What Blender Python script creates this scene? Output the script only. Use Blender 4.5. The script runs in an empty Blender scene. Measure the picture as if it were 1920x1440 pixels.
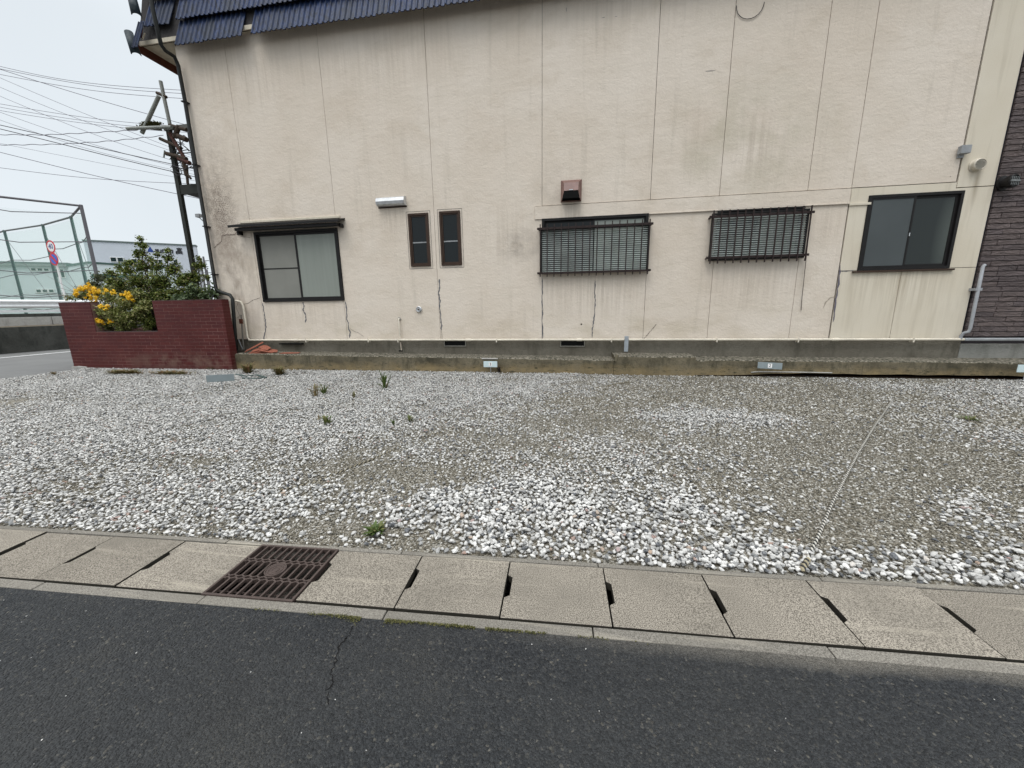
import bpy, math, random
import numpy as np
from mathutils import Vector, Matrix
random.seed(7); rng = np.random.default_rng(11)
scene = bpy.context.scene

# ------------------------------------------------------------------ camera
F_PX, CX, CY, EYE = 713.0, 960.0, 720.0, 1.5
_down = np.array([54, -3480, -F_PX]); _down /= np.linalg.norm(_down)
_left = np.array([-4360, 78, -F_PX]); _left -= _down * _left.dot(_down); _left /= np.linalg.norm(_left)
_X = -_left; _Z = -_down; _Y = np.cross(_Z, _X)
ROT = np.array([_X, _Y, _Z])
cam_data = bpy.data.cameras.new('camera'); cam = bpy.data.objects.new('camera', cam_data)
scene.collection.objects.link(cam); scene.camera = cam
cam_data.sensor_width = 36; cam_data.lens = F_PX / 1920 * 36; cam_data.clip_start = 0.05; cam_data.clip_end = 1500
M4 = Matrix([list(ROT[0]) + [0], list(ROT[1]) + [0], list(ROT[2]) + [EYE], [0, 0, 0, 1]])
cam.matrix_world = M4

# ------------------------------------------------------------------ sky and light: high overcast
SKY = 0.50; SUN_EL = 62; SUN_AZ = 200
world = bpy.data.worlds.new('World'); scene.world = world; world.use_nodes = True
wn = world.node_tree; wn.nodes.clear()
out = wn.nodes.new('ShaderNodeOutputWorld'); bg = wn.nodes.new('ShaderNodeBackground')
sky = wn.nodes.new('ShaderNodeTexSky'); sky.sky_type = 'NISHITA'; sky.sun_disc = False
sky.sun_elevation = math.radians(SUN_EL); sky.sun_rotation = math.radians(SUN_AZ)
tc = wn.nodes.new('ShaderNodeTexCoord'); sp = wn.nodes.new('ShaderNodeSeparateXYZ')
wn.links.new(tc.outputs['Generated'], sp.inputs[0])
rm = wn.nodes.new('ShaderNodeMapRange'); rm.inputs[1].default_value = 0.42; rm.inputs[2].default_value = 1; rm.interpolation_type = 'SMOOTHSTEP'
rm.inputs[3].default_value = 0.0; rm.inputs[4].default_value = 1
wn.links.new(sp.outputs[2], rm.inputs[0])
cr = wn.nodes.new('ShaderNodeMix'); cr.data_type = 'RGBA'
cr.inputs[6].default_value = (7.35, 7.9, 8.3, 1); cr.inputs[7].default_value = (29.0, 29.8, 30.2, 1)
wn.links.new(rm.outputs[0], cr.inputs[0])
nz = wn.nodes.new('ShaderNodeTexNoise'); nz.inputs['Scale'].default_value = 1.6; nz.inputs['Detail'].default_value = 4
wn.links.new(tc.outputs['Generated'], nz.inputs['Vector'])
nr = wn.nodes.new('ShaderNodeMapRange'); nr.inputs[1].default_value = 0.3; nr.inputs[2].default_value = 0.7
nr.inputs[3].default_value = 0.94; nr.inputs[4].default_value = 1.05; wn.links.new(nz.outputs[0], nr.inputs[0])
cl = wn.nodes.new('ShaderNodeVectorMath'); cl.operation = 'SCALE'
wn.links.new(cr.outputs[2], cl.inputs[0]); wn.links.new(nr.outputs[0], cl.inputs[3])
mx = wn.nodes.new('ShaderNodeMix'); mx.data_type = 'RGBA'; mx.inputs[0].default_value = 0.93   # thick cloud over the clear sky
wn.links.new(sky.outputs[0], mx.inputs[6]); wn.links.new(cl.outputs[0], mx.inputs[7])
wn.links.new(mx.outputs[2], bg.inputs[0]); bg.inputs[1].default_value = 0.1
wn.links.new(bg.outputs[0], out.inputs[0])
sd = bpy.data.lights.new('sun', 'SUN'); sd.energy = 0.9; sd.angle = math.radians(25); sd.color = (1, .96, .9)
sun = bpy.data.objects.new('sun', sd); scene.collection.objects.link(sun)
_el, _az = math.radians(SUN_EL), math.radians(SUN_AZ)
_dir = Vector((math.sin(_az) * math.cos(_el), math.cos(_az) * math.cos(_el), math.sin(_el)))
sun.rotation_euler = _dir.to_track_quat('Z', 'Y').to_euler()
vs = scene.view_settings; vs.view_transform = 'Standard'; vs.look = 'None'; vs.exposure = 0.17; vs.gamma = 1.0
vs.use_curve_mapping = False

# ------------------------------------------------------------------ measuring helpers: a sight line met with a real plane
EYEV = np.array([0, 0, EYE])
def ray(px, py):
    d = ROT @ np.array([px - CX, CY - py, -F_PX]); return d / np.linalg.norm(d)
def ony(px, py, y): d = ray(px, py); return EYEV + d * (y / d[1])
def onz(px, py, z=0.0): d = ray(px, py); return EYEV + d * ((z - EYE) / d[2])
FWD = ROT @ np.array([0, 0, -1.0])
def ond(px, py, depth): d = ray(px, py); return EYEV + d * (depth / d.dot(FWD))
W = 9.0                                             # the plane of the stucco wall
def wx(px, py, y=W): return float(ony(px, py, y)[0])
def wz(px, py, y=W): return float(ony(px, py, y)[2])

# ------------------------------------------------------------------ object helpers
col = scene.collection
def tag(o, label=None, cat=None, group=None, kind=None):
    if label: o['label'] = label
    if cat: o['category'] = cat
    if group: o['group'] = group
    if kind: o['kind'] = kind
    return o
def empty(name, loc, rz=0):
    o = bpy.data.objects.new(name, None); col.objects.link(o); o.location = loc; o.rotation_euler = (0, 0, rz)
    o.empty_display_size = .1
    return o
class MB:
    def __init__(s): s.v = []; s.f = []; s.sm = []
    def add(s, vs_, fs, smooth=False):
        b = len(s.v); s.v += [tuple(map(float, p)) for p in vs_]
        s.f += [tuple(b + i for i in f) for f in fs]; s.sm += [smooth] * len(fs); return s
    def box(s, x0, x1, y0, y1, z0, z1):
        return s.add([(x0, y0, z0), (x1, y0, z0), (x1, y1, z0), (x0, y1, z0), (x0, y0, z1), (x1, y0, z1), (x1, y1, z1), (x0, y1, z1)],
              [(0, 3, 2, 1), (4, 5, 6, 7), (0, 1, 5, 4), (1, 2, 6, 5), (2, 3, 7, 6), (3, 0, 4, 7)])
    def bar(s, a, b, w, h, up=(0, 0, 1)):
        a = Vector(a); b = Vector(b); d = (b - a).normalized(); up = Vector(up)
        if abs(d.dot(up)) > .95: up = Vector((0, 1, 0))
        sx = d.cross(up).normalized() * w / 2; sy = sx.cross(d).normalized() * h / 2
        return s.add([a - sx - sy, a + sx - sy, a + sx + sy, a - sx + sy, b - sx - sy, b + sx - sy, b + sx + sy, b - sx + sy],
              [(0, 3, 2, 1), (4, 5, 6, 7), (0, 1, 5, 4), (1, 2, 6, 5), (2, 3, 7, 6), (3, 0, 4, 7)])
    def tube(s, pts, r, n=8, caps=True):
        pts = [Vector(p) for p in pts]; m = len(pts); rings = []
        rr = r if hasattr(r, '__len__') else [r] * m
        up = None
        for i in range(m):
            d = (pts[min(i + 1, m - 1)] - pts[max(i - 1, 0)]).normalized()
            if up is None:
                up = Vector((0, 0, 1)) if abs(d.z) < .9 else Vector((0, 1, 0))
            a = d.cross(up).normalized(); b = a.cross(d).normalized(); up = b
            rings += [pts[i] + (a * math.cos(2 * math.pi * k / n) + b * math.sin(2 * math.pi * k / n)) * rr[i] for k in range(n)]
        fs = [(i * n + k, i * n + (k + 1) % n, (i + 1) * n + (k + 1) % n, (i + 1) * n + k) for i in range(m - 1) for k in range(n)]
        s.add(rings, fs, True)
        if caps:
            s.add(rings[:n], [tuple(range(n))]); s.add(rings[-n:], [tuple(reversed(range(n)))])
        return s
    def prism(s, poly, y0, y1):                      # poly in (x, z), extruded along y
        n = len(poly)
        v = [(x, y0, z) for x, z in poly] + [(x, y1, z) for x, z in poly]
        return s.add(v, [tuple(range(n)), tuple(range(2 * n - 1, n - 1, -1))] + [(i, i + n, (i + 1) % n + n, (i + 1) % n) for i in range(n)])
    def prismz(s, poly, z0, z1):
        n = len(poly)
        v = [(x, y, z0) for x, y in poly] + [(x, y, z1) for x, y in poly]
        return s.add(v, [tuple(range(n - 1, -1, -1)), tuple(range(n, 2 * n))] + [(i, (i + 1) % n, (i + 1) % n + n, i + n) for i in range(n)])
    def lathe(s, c, axis, prof, n=20):               # prof: (radius, distance along axis)
        c = Vector(c); ax = Vector(axis).normalized()
        u = ax.cross(Vector((0, 0, 1))); u = u.normalized() if u.length > .1 else Vector((1, 0, 0)); w = ax.cross(u)
        v = [c + ax * h + (u * math.cos(2 * math.pi * k / n) + w * math.sin(2 * math.pi * k / n)) * r for r, h in prof for k in range(n)]
        return s.add(v, [(i * n + k, i * n + (k + 1) % n, (i + 1) * n + (k + 1) % n, (i + 1) * n + k) for i in range(len(prof) - 1) for k in range(n)], False)
    def mesh(s, name, mat):
        me = bpy.data.meshes.new(name); me.from_pydata(s.v, [], s.f)
        me.polygons.foreach_set('use_smooth', s.sm); me.materials.append(mat); me.update(); return me
    def build(s, name, mat, parent=None, loc=None, bevel=0, fix=True):
        me = s.mesh(name, mat)
        if fix:
            import bmesh
            bm = bmesh.new(); bm.from_mesh(me); bmesh.ops.recalc_face_normals(bm, faces=bm.faces); bm.to_mesh(me); bm.free()
        o = bpy.data.objects.new(name, me); col.objects.link(o)
        if parent: o.parent = parent
        if loc is not None: o.location = loc
        if bevel:
            b = o.modifiers.new('bevel', 'BEVEL'); b.width = bevel; b.segments = 2; b.limit_method = 'ANGLE'
        return o
def copy_tree(o, parent=None):
    c = o.copy(); col.objects.link(c)
    if parent: c.parent = parent
    for ch in list(o.children): copy_tree(ch, c)
    return c
def inst(name, me, parent, loc, rot=(0, 0, 0), scale=None):
    o = bpy.data.objects.new(name, me); col.objects.link(o); o.parent = parent; o.location = loc; o.rotation_euler = rot
    if scale: o.scale = scale
    return o

# ------------------------------------------------------------------ materials
class Mat:
    def __init__(s, name, base=(.5, .5, .5), rough=.8, spec=.3, metal=0):
        s.m = bpy.data.materials.new(name); s.m.use_nodes = True; s.t = s.m.node_tree
        s.b = s.t.nodes['Principled BSDF']; s.b.inputs['Roughness'].default_value = rough
        s.b.inputs['Specular IOR Level'].default_value = spec; s.b.inputs['Metallic'].default_value = metal
        s.b.inputs['Base Color'].default_value = (*base, 1)
        s.g = s.n('ShaderNodeNewGeometry'); s.pos = s.g.outputs['Position']; s.c = None; s.base = base
        s.tc = s.n('ShaderNodeTexCoord')
    def n(s, t): return s.t.nodes.new(t)
    def l(s, a, b): s.t.links.new(a, b)
    def _in(s, sock, v):
        if hasattr(v, 'is_linked') or isinstance(v, bpy.types.NodeSocket): s.l(v, sock)
        else: sock.default_value = v
    def math(s, op, a, b=0, c=None, clamp=False):
        n = s.n('ShaderNodeMath'); n.operation = op; n.use_clamp = clamp
        s._in(n.inputs[0], a); s._in(n.inputs[1], b)
        if c is not None: s._in(n.inputs[2], c)
        return n.outputs[0]
    def scaled(s, sc, vec=None, off=(0, 0, 0)):
        n = s.n('ShaderNodeMapping'); n.inputs['Scale'].default_value = sc; n.inputs['Location'].default_value = off
        s.l(vec or s.pos, n.inputs[0]); return n.outputs[0]
    def noise(s, scale, detail=4, vec=None, rough=.55, dist=0):
        n = s.n('ShaderNodeTexNoise'); n.inputs['Scale'].default_value = scale; n.inputs['Detail'].default_value = detail
        n.inputs['Roughness'].default_value = rough; n.inputs['Distortion'].default_value = dist
        s.l(vec or s.pos, n.inputs['Vector']); return n.outputs[0]
    def voro(s, scale, vec=None, out='Distance', feat='F1', rand=1):
        n = s.n('ShaderNodeTexVoronoi'); n.feature = feat; n.inputs['Scale'].default_value = scale
        n.inputs['Randomness'].default_value = rand
        s.l(vec or s.pos, n.inputs['Vector']); return n.outputs[out]
    def rng(s, v, a, b, c=0, d=1):
        n = s.n('ShaderNodeMapRange'); s._in(n.inputs[0], v)
        for i, x in enumerate((a, b, c, d)): n.inputs[i + 1].default_value = x
        return n.outputs[0]
    def mix(s, f, a, b, mode='MIX'):
        n = s.n('ShaderNodeMix'); n.data_type = 'RGBA'; n.blend_type = mode; s._in(n.inputs[0], f)
        for i, v in ((6, a), (7, b)):
            if isinstance(v, tuple): n.inputs[i].default_value = (*v, 1)
            else: s.l(v, n.inputs[i])
        return n.outputs[2]
    def ramp(s, v, stops, interp='LINEAR'):
        n = s.n('ShaderNodeValToRGB'); s.l(v, n.inputs[0]); e = n.color_ramp.elements; n.color_ramp.interpolation = interp
        while len(e) < len(stops): e.new(.5)
        for el, (p, c) in zip(e, stops): el.position = p; el.color = (*c, 1)
        return n.outputs[0]
    def spot(s, cx, cz, rx, rz, soft=1.0):            # a patch with a shape of its own, in wall coordinates
        m = s.scaled((1 / rx, 0, 1 / rz), off=(-cx / rx, 0, -cz / rz))
        n = s.n('ShaderNodeVectorMath'); n.operation = 'LENGTH'; s.l(m, n.inputs[0])
        return s.rng(n.outputs['Value'], 0, soft, 1, 0)
    def color(s, c): s.l(c, s.b.inputs['Base Color']); return s
    def bump(s, h, dist, strength=1.0, prev=None):
        n = s.n('ShaderNodeBump'); n.inputs['Distance'].default_value = dist; n.inputs['Strength'].default_value = strength
        s._in(n.inputs['Height'], h)
        if prev: s.l(prev, n.inputs['Normal'])
        s.l(n.outputs[0], s.b.inputs['Normal']); return n.outputs[0]
def simple(name, base, rough=.6, spec=.4, metal=0, var=.25, scale=6, bump=.0):
    m = Mat(name, base, rough, spec, metal)
    f = m.noise(scale, 5); f2 = m.noise(scale * 9, 3)
    k = m.rng(m.math('ADD', f, m.math('MULTIPLY', f2, .4)), .4, 1.0, 1 - var, 1 + var)
    v = m.n('ShaderNodeVectorMath'); v.operation = 'SCALE'; v.inputs[0].default_value = base; m.l(k, v.inputs[3]); m.color(v.outputs[0])
    if bump: m.bump(f2, bump)
    return m.m

# stucco
m = Mat('stucco', rough=.92, spec=.15)
P = m.pos
big = m.noise(.55, 4); mid_ = m.noise(2.3, 5)
c = m.mix(m.rng(big, .35, .65), (.645, .566, .480), (.692, .620, .540))
c = m.mix(m.rng(mid_, .45, .75, 0, .35), c, (.58, .515, .43))
streak = m.noise(1.0, 5, m.scaled((5.5, 1, .35)), .6)
c = m.mix(m.rng(streak, .56, .80, 0, .38), c, (.36, .32, .26))
streak2 = m.noise(1.0, 3, m.scaled((22, 1, .6)), .6)
c = m.mix(m.rng(streak2, .6, .8, 0, .10), c, (.33, .29, .24))
green = m.math('MULTIPLY', m.spot(3.3, 4.6, 1.9, 1.6), m.rng(m.noise(1.3, 4), .4, .7))
c = m.mix(m.math('MULTIPLY', green, .8), c, (.40, .37, .27))
g2 = m.math('MULTIPLY', m.spot(0, .9, 40, .75), m.rng(m.noise(1.0, 5, m.scaled((1.2, 1, 2.5))), .45, .7))
c = m.mix(m.math('MULTIPLY', g2, .45), c, (.42, .36, .25))
# soot and mould: near the downpipe, the smudge left of the grille, below the box window
mold = m.math('MULTIPLY', m.spot(-9.0, 4.0, .8, 2.2), m.rng(m.noise(6, 6, rough=.7), .38, .62))
c = m.mix(m.math('MULTIPLY', mold, .8), c, (.20, .16, .13))
mold3 = m.math('MULTIPLY', m.spot(-8.75, 2.5, 1.0, 2.3), m.rng(m.noise(1.2, 6, m.scaled((2, 1, .9)), rough=.7), .42, .62))
c = m.mix(m.math('MULTIPLY', mold3, .9), c, (.27, .22, .18))
fleck = m.math('MULTIPLY', m.spot(-8.9, 3.95, .55, 1.1), m.rng(m.noise(38, 3, rough=.6), .50, .58))
c = m.mix(m.math('MULTIPLY', fleck, 1.0, clamp=True), c, (.07, .055, .05))
sm = m.math('MULTIPLY', m.spot(-1.25, 2.85, .62, .42), m.rng(m.noise(4, 5), .3, .65))
c = m.mix(m.math('MULTIPLY', sm, .75), c, (.22, .19, .165))
sm = m.math('MULTIPLY', m.spot(-.55, 4.0, .55, .6), m.rng(m.noise(3, 5), .35, .7))
c = m.mix(m.math('MULTIPLY', sm, .5), c, (.30, .26, .22))
sm = m.math('MULTIPLY', m.spot(7.33, 3.55, .06, .45), 1)
c = m.mix(m.math('MULTIPLY', sm, .8), c, (.32, .27, .20))
for (a_, b_) in ((.9, 6.1), (1.75, 5.85)): pass
run = m.rng(m.noise(1.0, 4, m.scaled((16, 1, .5)), .6), .42, .66)
for (a_, z_, rx_, rz_, k_) in ((.37, 1.75, 1.5, .75, .55), (3.65, 1.95, 1.2, .75, .5), (-4.27, 3.55, .5, .5, .5), (-.14, 3.4, .35, .55, .7), (-6.9, 1.45, 1.5, .5, .35), (3.45, 4.5, .5, .9, .45), (2.35, 4.7, .3, .9, .25), (-4.2, 6.9, 2.6, .9, .28), (-8.0, 6.9, 2.2, .9, .36), (0.6, 7.2, 3, .8, .22), (-1.6, 3.0, .9, .9, .35), (5.0, 3.0, .4, .6, .3)):
    c = m.mix(m.math('MULTIPLY', m.math('MULTIPLY', m.spot(a_, z_, rx_, rz_), run), k_), c, (.33, .27, .21))
blot = m.rng(m.noise(.9, 6, m.scaled((1, 1, 1.6)), .7, .6), .52, .70, 0, .35)
c = m.mix(blot, c, (.50, .42, .33))
h = m.math('ADD', m.math('MULTIPLY', m.noise(70, 4, rough=.65), .35), m.math('ADD', m.math('MULTIPLY', m.noise(22, 4), .6), m.math('MULTIPLY', m.noise(5, 4, m.scaled((1, 1, 1.5)), .6), 1.1)))
c = m.mix(m.rng(m.noise(60, 3), .3, .7, 0, .14), c, (.38, .33, .27))
m.color(c); m.bump(h, .014, .65)
STUCCO = m.m
# smooth stucco patch round the right window
m = Mat('smooth_render', rough=.9, spec=.15)
c = m.mix(m.rng(m.noise(.9, 4), .35, .65), (.61, .55, .445), (.655, .60, .50))
c = m.mix(m.rng(m.noise(1, 5, m.scaled((7, 1, .5)), .6), .5, .8, 0, .5), c, (.36, .31, .235))
c = m.mix(m.math('MULTIPLY', m.spot(7.33, 3.6, .06, .5), .8), c, (.32, .27, .20))
c = m.mix(m.rng(m.noise(60, 3), .3, .7, 0, .14), c, (.38, .33, .27))
c = m.mix(m.math('MULTIPLY', m.math('MULTIPLY', m.spot(6.35, 1.9, 1.15, .75), m.rng(m.noise(1.0, 4, m.scaled((18, 1, .4)), .6), .42, .66)), .7), c, (.33, .27, .19))
m.color(c); m.bump(m.noise(60, 4), .004, .6); RENDER = m.m
JOINT = simple('joint_dark', (.10, .085, .085), .9, .1)  # dark tone of wall joints, window reveals and render lines
SEAL = simple('grey_sealant', (.13, .13, .14), .6, .3, scale=30)
HAIR = simple('crack_dark', (.17, .14, .12), .95, .1)
# foundation and ledge
def concrete(name, a, b, dark, moss=None, top=None, speck=0.0):
    m = Mat(name, rough=.95, spec=.15)
    c = m.mix(m.rng(m.noise(1.5, 6, rough=.6), .35, .65), a, b)
    c = m.mix(m.rng(m.noise(1, 6, m.scaled((3, 3, 1)), .7), .5, .68, 0, .85), c, dark)
    c = m.mix(m.rng(m.noise(14, 5, rough=.7), .5, .72, 0, .5), c, dark)
    if moss:
        sx = m.n('ShaderNodeSeparateXYZ'); m.l(m.pos, sx.inputs[0])
        zz = m.math('ADD', sx.outputs[2], m.math('MULTIPLY', m.math('SUBTRACT', m.noise(3.5, 5), .5), .25))
        low = m.rng(zz, .09, .24, 1, 0)
        c = m.mix(m.math('MULTIPLY', m.math('MULTIPLY', low, m.rng(m.noise(2.5, 6, rough=.7), .35, .6, .25, 1)), .9), c, moss)
        c = m.mix(m.math('MULTIPLY', m.rng(m.noise(5, 6, m.scaled((1, 1, 3)), .7), .55, .66), m.rng(zz, .12, .3, 1, .25)), c, (.045, .045, .03))
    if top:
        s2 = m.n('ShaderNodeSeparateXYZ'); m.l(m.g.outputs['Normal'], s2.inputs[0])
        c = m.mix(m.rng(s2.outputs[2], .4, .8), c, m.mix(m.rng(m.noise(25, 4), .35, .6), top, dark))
    c = m.mix(m.rng(m.noise(130, 2), .35, .65, 0, .3), c, dark)
    m.color(c); m.bump(m.math('ADD', m.noise(40, 5, rough=.7), m.math('MULTIPLY', m.noise(7, 4), 1.2)), .014, .8)
    return m.m
FOUND = concrete('foundation_concrete', (.14, .125, .10), (.18, .165, .135), (.085, .078, .06))
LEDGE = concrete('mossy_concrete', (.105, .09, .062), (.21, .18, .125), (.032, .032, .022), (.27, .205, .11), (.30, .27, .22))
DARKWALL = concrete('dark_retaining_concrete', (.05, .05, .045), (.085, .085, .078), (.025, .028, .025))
PALECON = concrete('pale_concrete', (.38, .37, .35), (.45, .44, .42), (.25, .24, .22))
SLAB_SHADE = simple('slab_edge_shade', (.035, .032, .026), .95, .1)  # shade of the joints and slots, painted on the slab sides
CHAN = concrete('channel_concrete', (.07, .065, .055), (.09, .085, .075), (.02, .02, .018))
# pitted kerb and exposed aggregate slab
def slabmat(name, lo, hi, sc, thr):
    m = Mat(name, rough=.9, spec=.12)
    oi = m.n('ShaderNodeObjectInfo')
    f = m.rng(m.noise(sc, 3, rough=.6), thr - .05, thr + .05)
    c = m.mix(f, lo, hi)
    c = m.mix(m.rng(m.noise(sc * 2.6, 2), .40, .60, 0, .25), c, (.10, .085, .07))
    c = m.mix(m.rng(m.noise(2.2, 5), .42, .66, 0, .5), c, m.mix(.5, lo, (.17, .155, .13)))
    c = m.mix(m.rng(m.noise(1.0, 4, m.scaled((1.1, 16, 1))), .58, .72, 0, .35), c, (.42, .38, .31))
    c = m.mix(m.rng(m.noise(9, 6, rough=.75), .62, .72, 0, .5), c, (.12, .11, .095))
    v = m.n('ShaderNodeVectorMath'); v.operation = 'SCALE'; m.l(c, v.inputs[0]); m.l(m.rng(oi.outputs['Random'], 0, 1, .88, 1.1), v.inputs[3])
    m.color(v.outputs[0]); m.bump(m.math('ADD', m.noise(sc, 3), m.math('MULTIPLY', m.noise(sc * 3, 2), .5)), .003, .7); return m.m
SLAB = slabmat('exposed_aggregate', (.095, .084, .070), (.33, .298, .25), 205, .49)
KERB = slabmat('kerb_concrete', (.12, .112, .098), (.24, .225, .198), 190, .5)
# asphalt
m = Mat('asphalt', rough=.65, spec=.35)
v1 = m.voro(105, out='Distance'); vc = m.voro(105, out='Color'); v2 = m.voro(190, out='Distance')
sepc = m.n('ShaderNodeSeparateColor'); m.l(vc, sepc.inputs[0])
c = m.ramp(sepc.outputs[0], [(0, (.016, .018, .021)), (.5, (.032, .035, .039)), (.9, (.050, .052, .054)), (.975, (.075, .073, .067)), (.997, (.15, .14, .12))])
c = m.mix(m.rng(m.noise(.8, 5), .4, .65, 0, .55), c, (.052, .053, .052))
spy = m.n('ShaderNodeSeparateXYZ'); m.l(m.pos, spy.inputs[0])
edge = m.math('ADD', m.math('SUBTRACT', spy.outputs[1], m.math('MULTIPLY', spy.outputs[0], .045)), m.math('MULTIPLY', m.math('SUBTRACT', m.noise(3, 6, rough=.7), .5), .12))
c = m.mix(m.math('MULTIPLY', m.rng(edge, 1.44, 1.5), m.rng(spy.outputs[0], -.5, 1.2)), c, (.19, .175, .15))
c = m.mix(m.math('MULTIPLY', m.rng(m.noise(2.0, 5), .55, .75), m.rng(m.noise(200, 2), .5, .6)), c, (.085, .08, .068))
c = m.mix(m.rng(m.noise(1.7, 5, rough=.7), .58, .72, 0, .4), c, (.022, .023, .025))
c = m.mix(m.rng(m.noise(1, 4, m.scaled((.25, 1.6, 1))), .45, .62, 0, .3), c, (.055, .057, .058))
m.color(c)
h = m.math('ADD', m.math('MULTIPLY', v1, -1.0), m.math('ADD', m.math('MULTIPLY', v2, -.3), m.math('ADD', m.math('MULTIPLY', m.noise(40, 5, rough=.7), 1.0), m.math('MULTIPLY', sepc.outputs[1], .6))))
m.bump(h, .022, 1.0); ASPH = m.m
m = Mat('road_grey', rough=.85, spec=.3)
c = m.mix(m.rng(m.noise(1.2, 5), .35, .65), (.12, .12, .118), (.145, .145, .142)); c = m.mix(m.rng(m.noise(60, 3), .35, .7, 0, .4), c, (.08, .08, .08))
m.color(c); ROADG = m.m
m = Mat('soil', rough=.97, spec=.1)
a = m.mix(m.rng(m.noise(3, 6), .35, .65), (.115, .098, .068), (.165, .145, .108))
vs1 = m.voro(85, out='Color'); sc_ = m.n('ShaderNodeSeparateColor'); m.l(vs1, sc_.inputs[0])
gr = m.ramp(sc_.outputs[0], [(0, (.08, .075, .06)), (.4, (.17, .15, .12)), (.7, (.30, .28, .24)), (1, (.55, .54, .5))])
a = m.mix(.62, a, gr)
far_ = m.voro(45, out='Color'); s3 = m.n('ShaderNodeSeparateColor'); m.l(far_, s3.inputs[0])
a = m.mix(m.rng(s3.outputs[1], .7, .9, 0, .35), a, (.5, .49, .46))
m.color(a); m.bump(m.math('ADD', m.voro(85), m.noise(60, 4)), .015, .9); SOIL = m.m
EARTH = simple('earth', (.12, .1, .075), .95, .1, scale=3)
# stones
def stonemat(name, stops, tint2):
    m = Mat(name, rough=.85, spec=.25)
    at = m.n('ShaderNodeAttribute'); at.attribute_type = 'INSTANCER'; at.attribute_name = 'tint'
    c = m.ramp(at.outputs['Fac'], stops, 'LINEAR')
    oc = m.tc.outputs['Object']
    c = m.mix(m.rng(m.noise(90, 4), .4, .65, 0, .45), c, tint2)
    m.color(c); m.bump(m.noise(160, 4), .003, .6); return m.m
STONE = stonemat('gravel_stone', [(0, (.035, .038, .042)), (.10, (.085, .09, .10)), (.16, (.20, .20, .195)), (.35, (.34, .335, .32)), (.6, (.50, .49, .47)), (.975, (.65, .64, .615)), (.986, (.34, .26, .19)), (.994, (.25, .15, .12)), (1, (.30, .23, .22))], (.30, .30, .30))
CHIP = stonemat('gravel_chip', [(0, (.045, .045, .04)), (.25, (.11, .10, .075)), (.6, (.215, .195, .155)), (.82, (.34, .325, .29)), (1, (.58, .57, .54))], (.14, .125, .10))
# metals, plastics, paints
BLACKM = simple('black_frame', (.012, .011, .011), .5, .22, var=.3)
BROWNM = simple('brown_frame', (.042, .024, .016), .5, .25)
DKBROWN = simple('dark_brown_bar', (.026, .016, .015), .55, .25)
IRON = simple('rusty_iron', (.060, .043, .037), .65, .3, metal=.1, scale=25, bump=.002)
STEELG = simple('dark_green_steel', (.022, .024, .02), .6, .25)
PVC = simple('cream_pipe', (.60, .55, .46), .5, .35, scale=3)
PVCG = simple('grey_pipe', (.27, .28, .29), .5, .35)
ALU = simple('aluminium', (.55, .56, .57), .35, .6, metal=.6, scale=12)
SLAT = simple('louvre_slat', (.34, .37, .35), .45, .45, scale=3)
SLATD = simple('louvre_slat_dusty', (.42, .46, .43), .45, .45, scale=3)
CREAMB = simple('cream_board', (.52, .47, .38), .8, .2)
RUSTB = simple('red_brown_board', (.10, .035, .022), .8, .2)
FELT = simple('roofing_felt', (.045, .042, .042), .9, .15, scale=9, bump=.01)
GREYG = simple('grey_sign', (.20, .235, .245), .5, .4, var=.15)
PALEG = simple('pale_sign', (.55, .66, .68), .5, .4, var=.1)
WHITE = simple('white_paint', (.75, .75, .74), .5, .4, var=.1)
INK = simple('black_ink', (.03, .03, .035), .6, .3)
NAVY = simple('navy_paint', (.02, .05, .22), .5, .3)
GUARD = simple('guardrail_paint', (.72, .73, .74), .4, .5, var=.12)
REDP = simple('red_sign_paint', (.55, .03, .045), .45, .4, var=.08)
BLUEP = simple('blue_sign_paint', (.05, .12, .50), .45, .4, var=.08)
TERRA = simple('terracotta', (.24, .085, .055), .85, .2, scale=12, bump=.004)
ROPEW = simple('rope_white', (.46, .44, .39), .8, .2, scale=40)
ROPEB = simple('rope_black', (.03, .03, .03), .8, .2, scale=40)
ROPEY = simple('faded_rope', (.27, .235, .16), .85, .2, scale=40)
CABLE = simple('cable_black', (.035, .032, .04), .6, .3)
WIREM = simple('wire_violet_grey', (.12, .11, .14), .6, .3)
BARK = simple('bark', (.06, .045, .035), .9, .15, scale=20)
HOODM = simple('rose_brown_hood', (.165, .088, .075), .45, .4, scale=8)
DARK = simple('void_dark', (.008, .008, .008), .9, .1)
# blue glazed roof tile
m = Mat('blue_glazed_tile', rough=.5, spec=.22)
oi = m.n('ShaderNodeObjectInfo')
c = m.mix(m.rng(m.noise(3, 5, m.scaled((6, 6, 1))), .38, .66), (.008, .013, .034), (.020, .042, .125))
c = m.mix(m.rng(m.noise(22, 5, rough=.7), .55, .72, 0, .55), c, (.075, .115, .20))
c = m.mix(m.rng(oi.outputs['Random'], 0, 1, 0, .65), c, (.022, .027, .038))
m.color(c); m.bump(m.noise(60, 3), .002, .5); TILE = m.m
m = Mat('green_glazed_tile', rough=.5, spec=.25)
c = m.mix(m.rng(m.noise(8, 5), .4, .65), (.010, .020, .028), (.035, .048, .055)); m.color(c); TILEG = m.m
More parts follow.
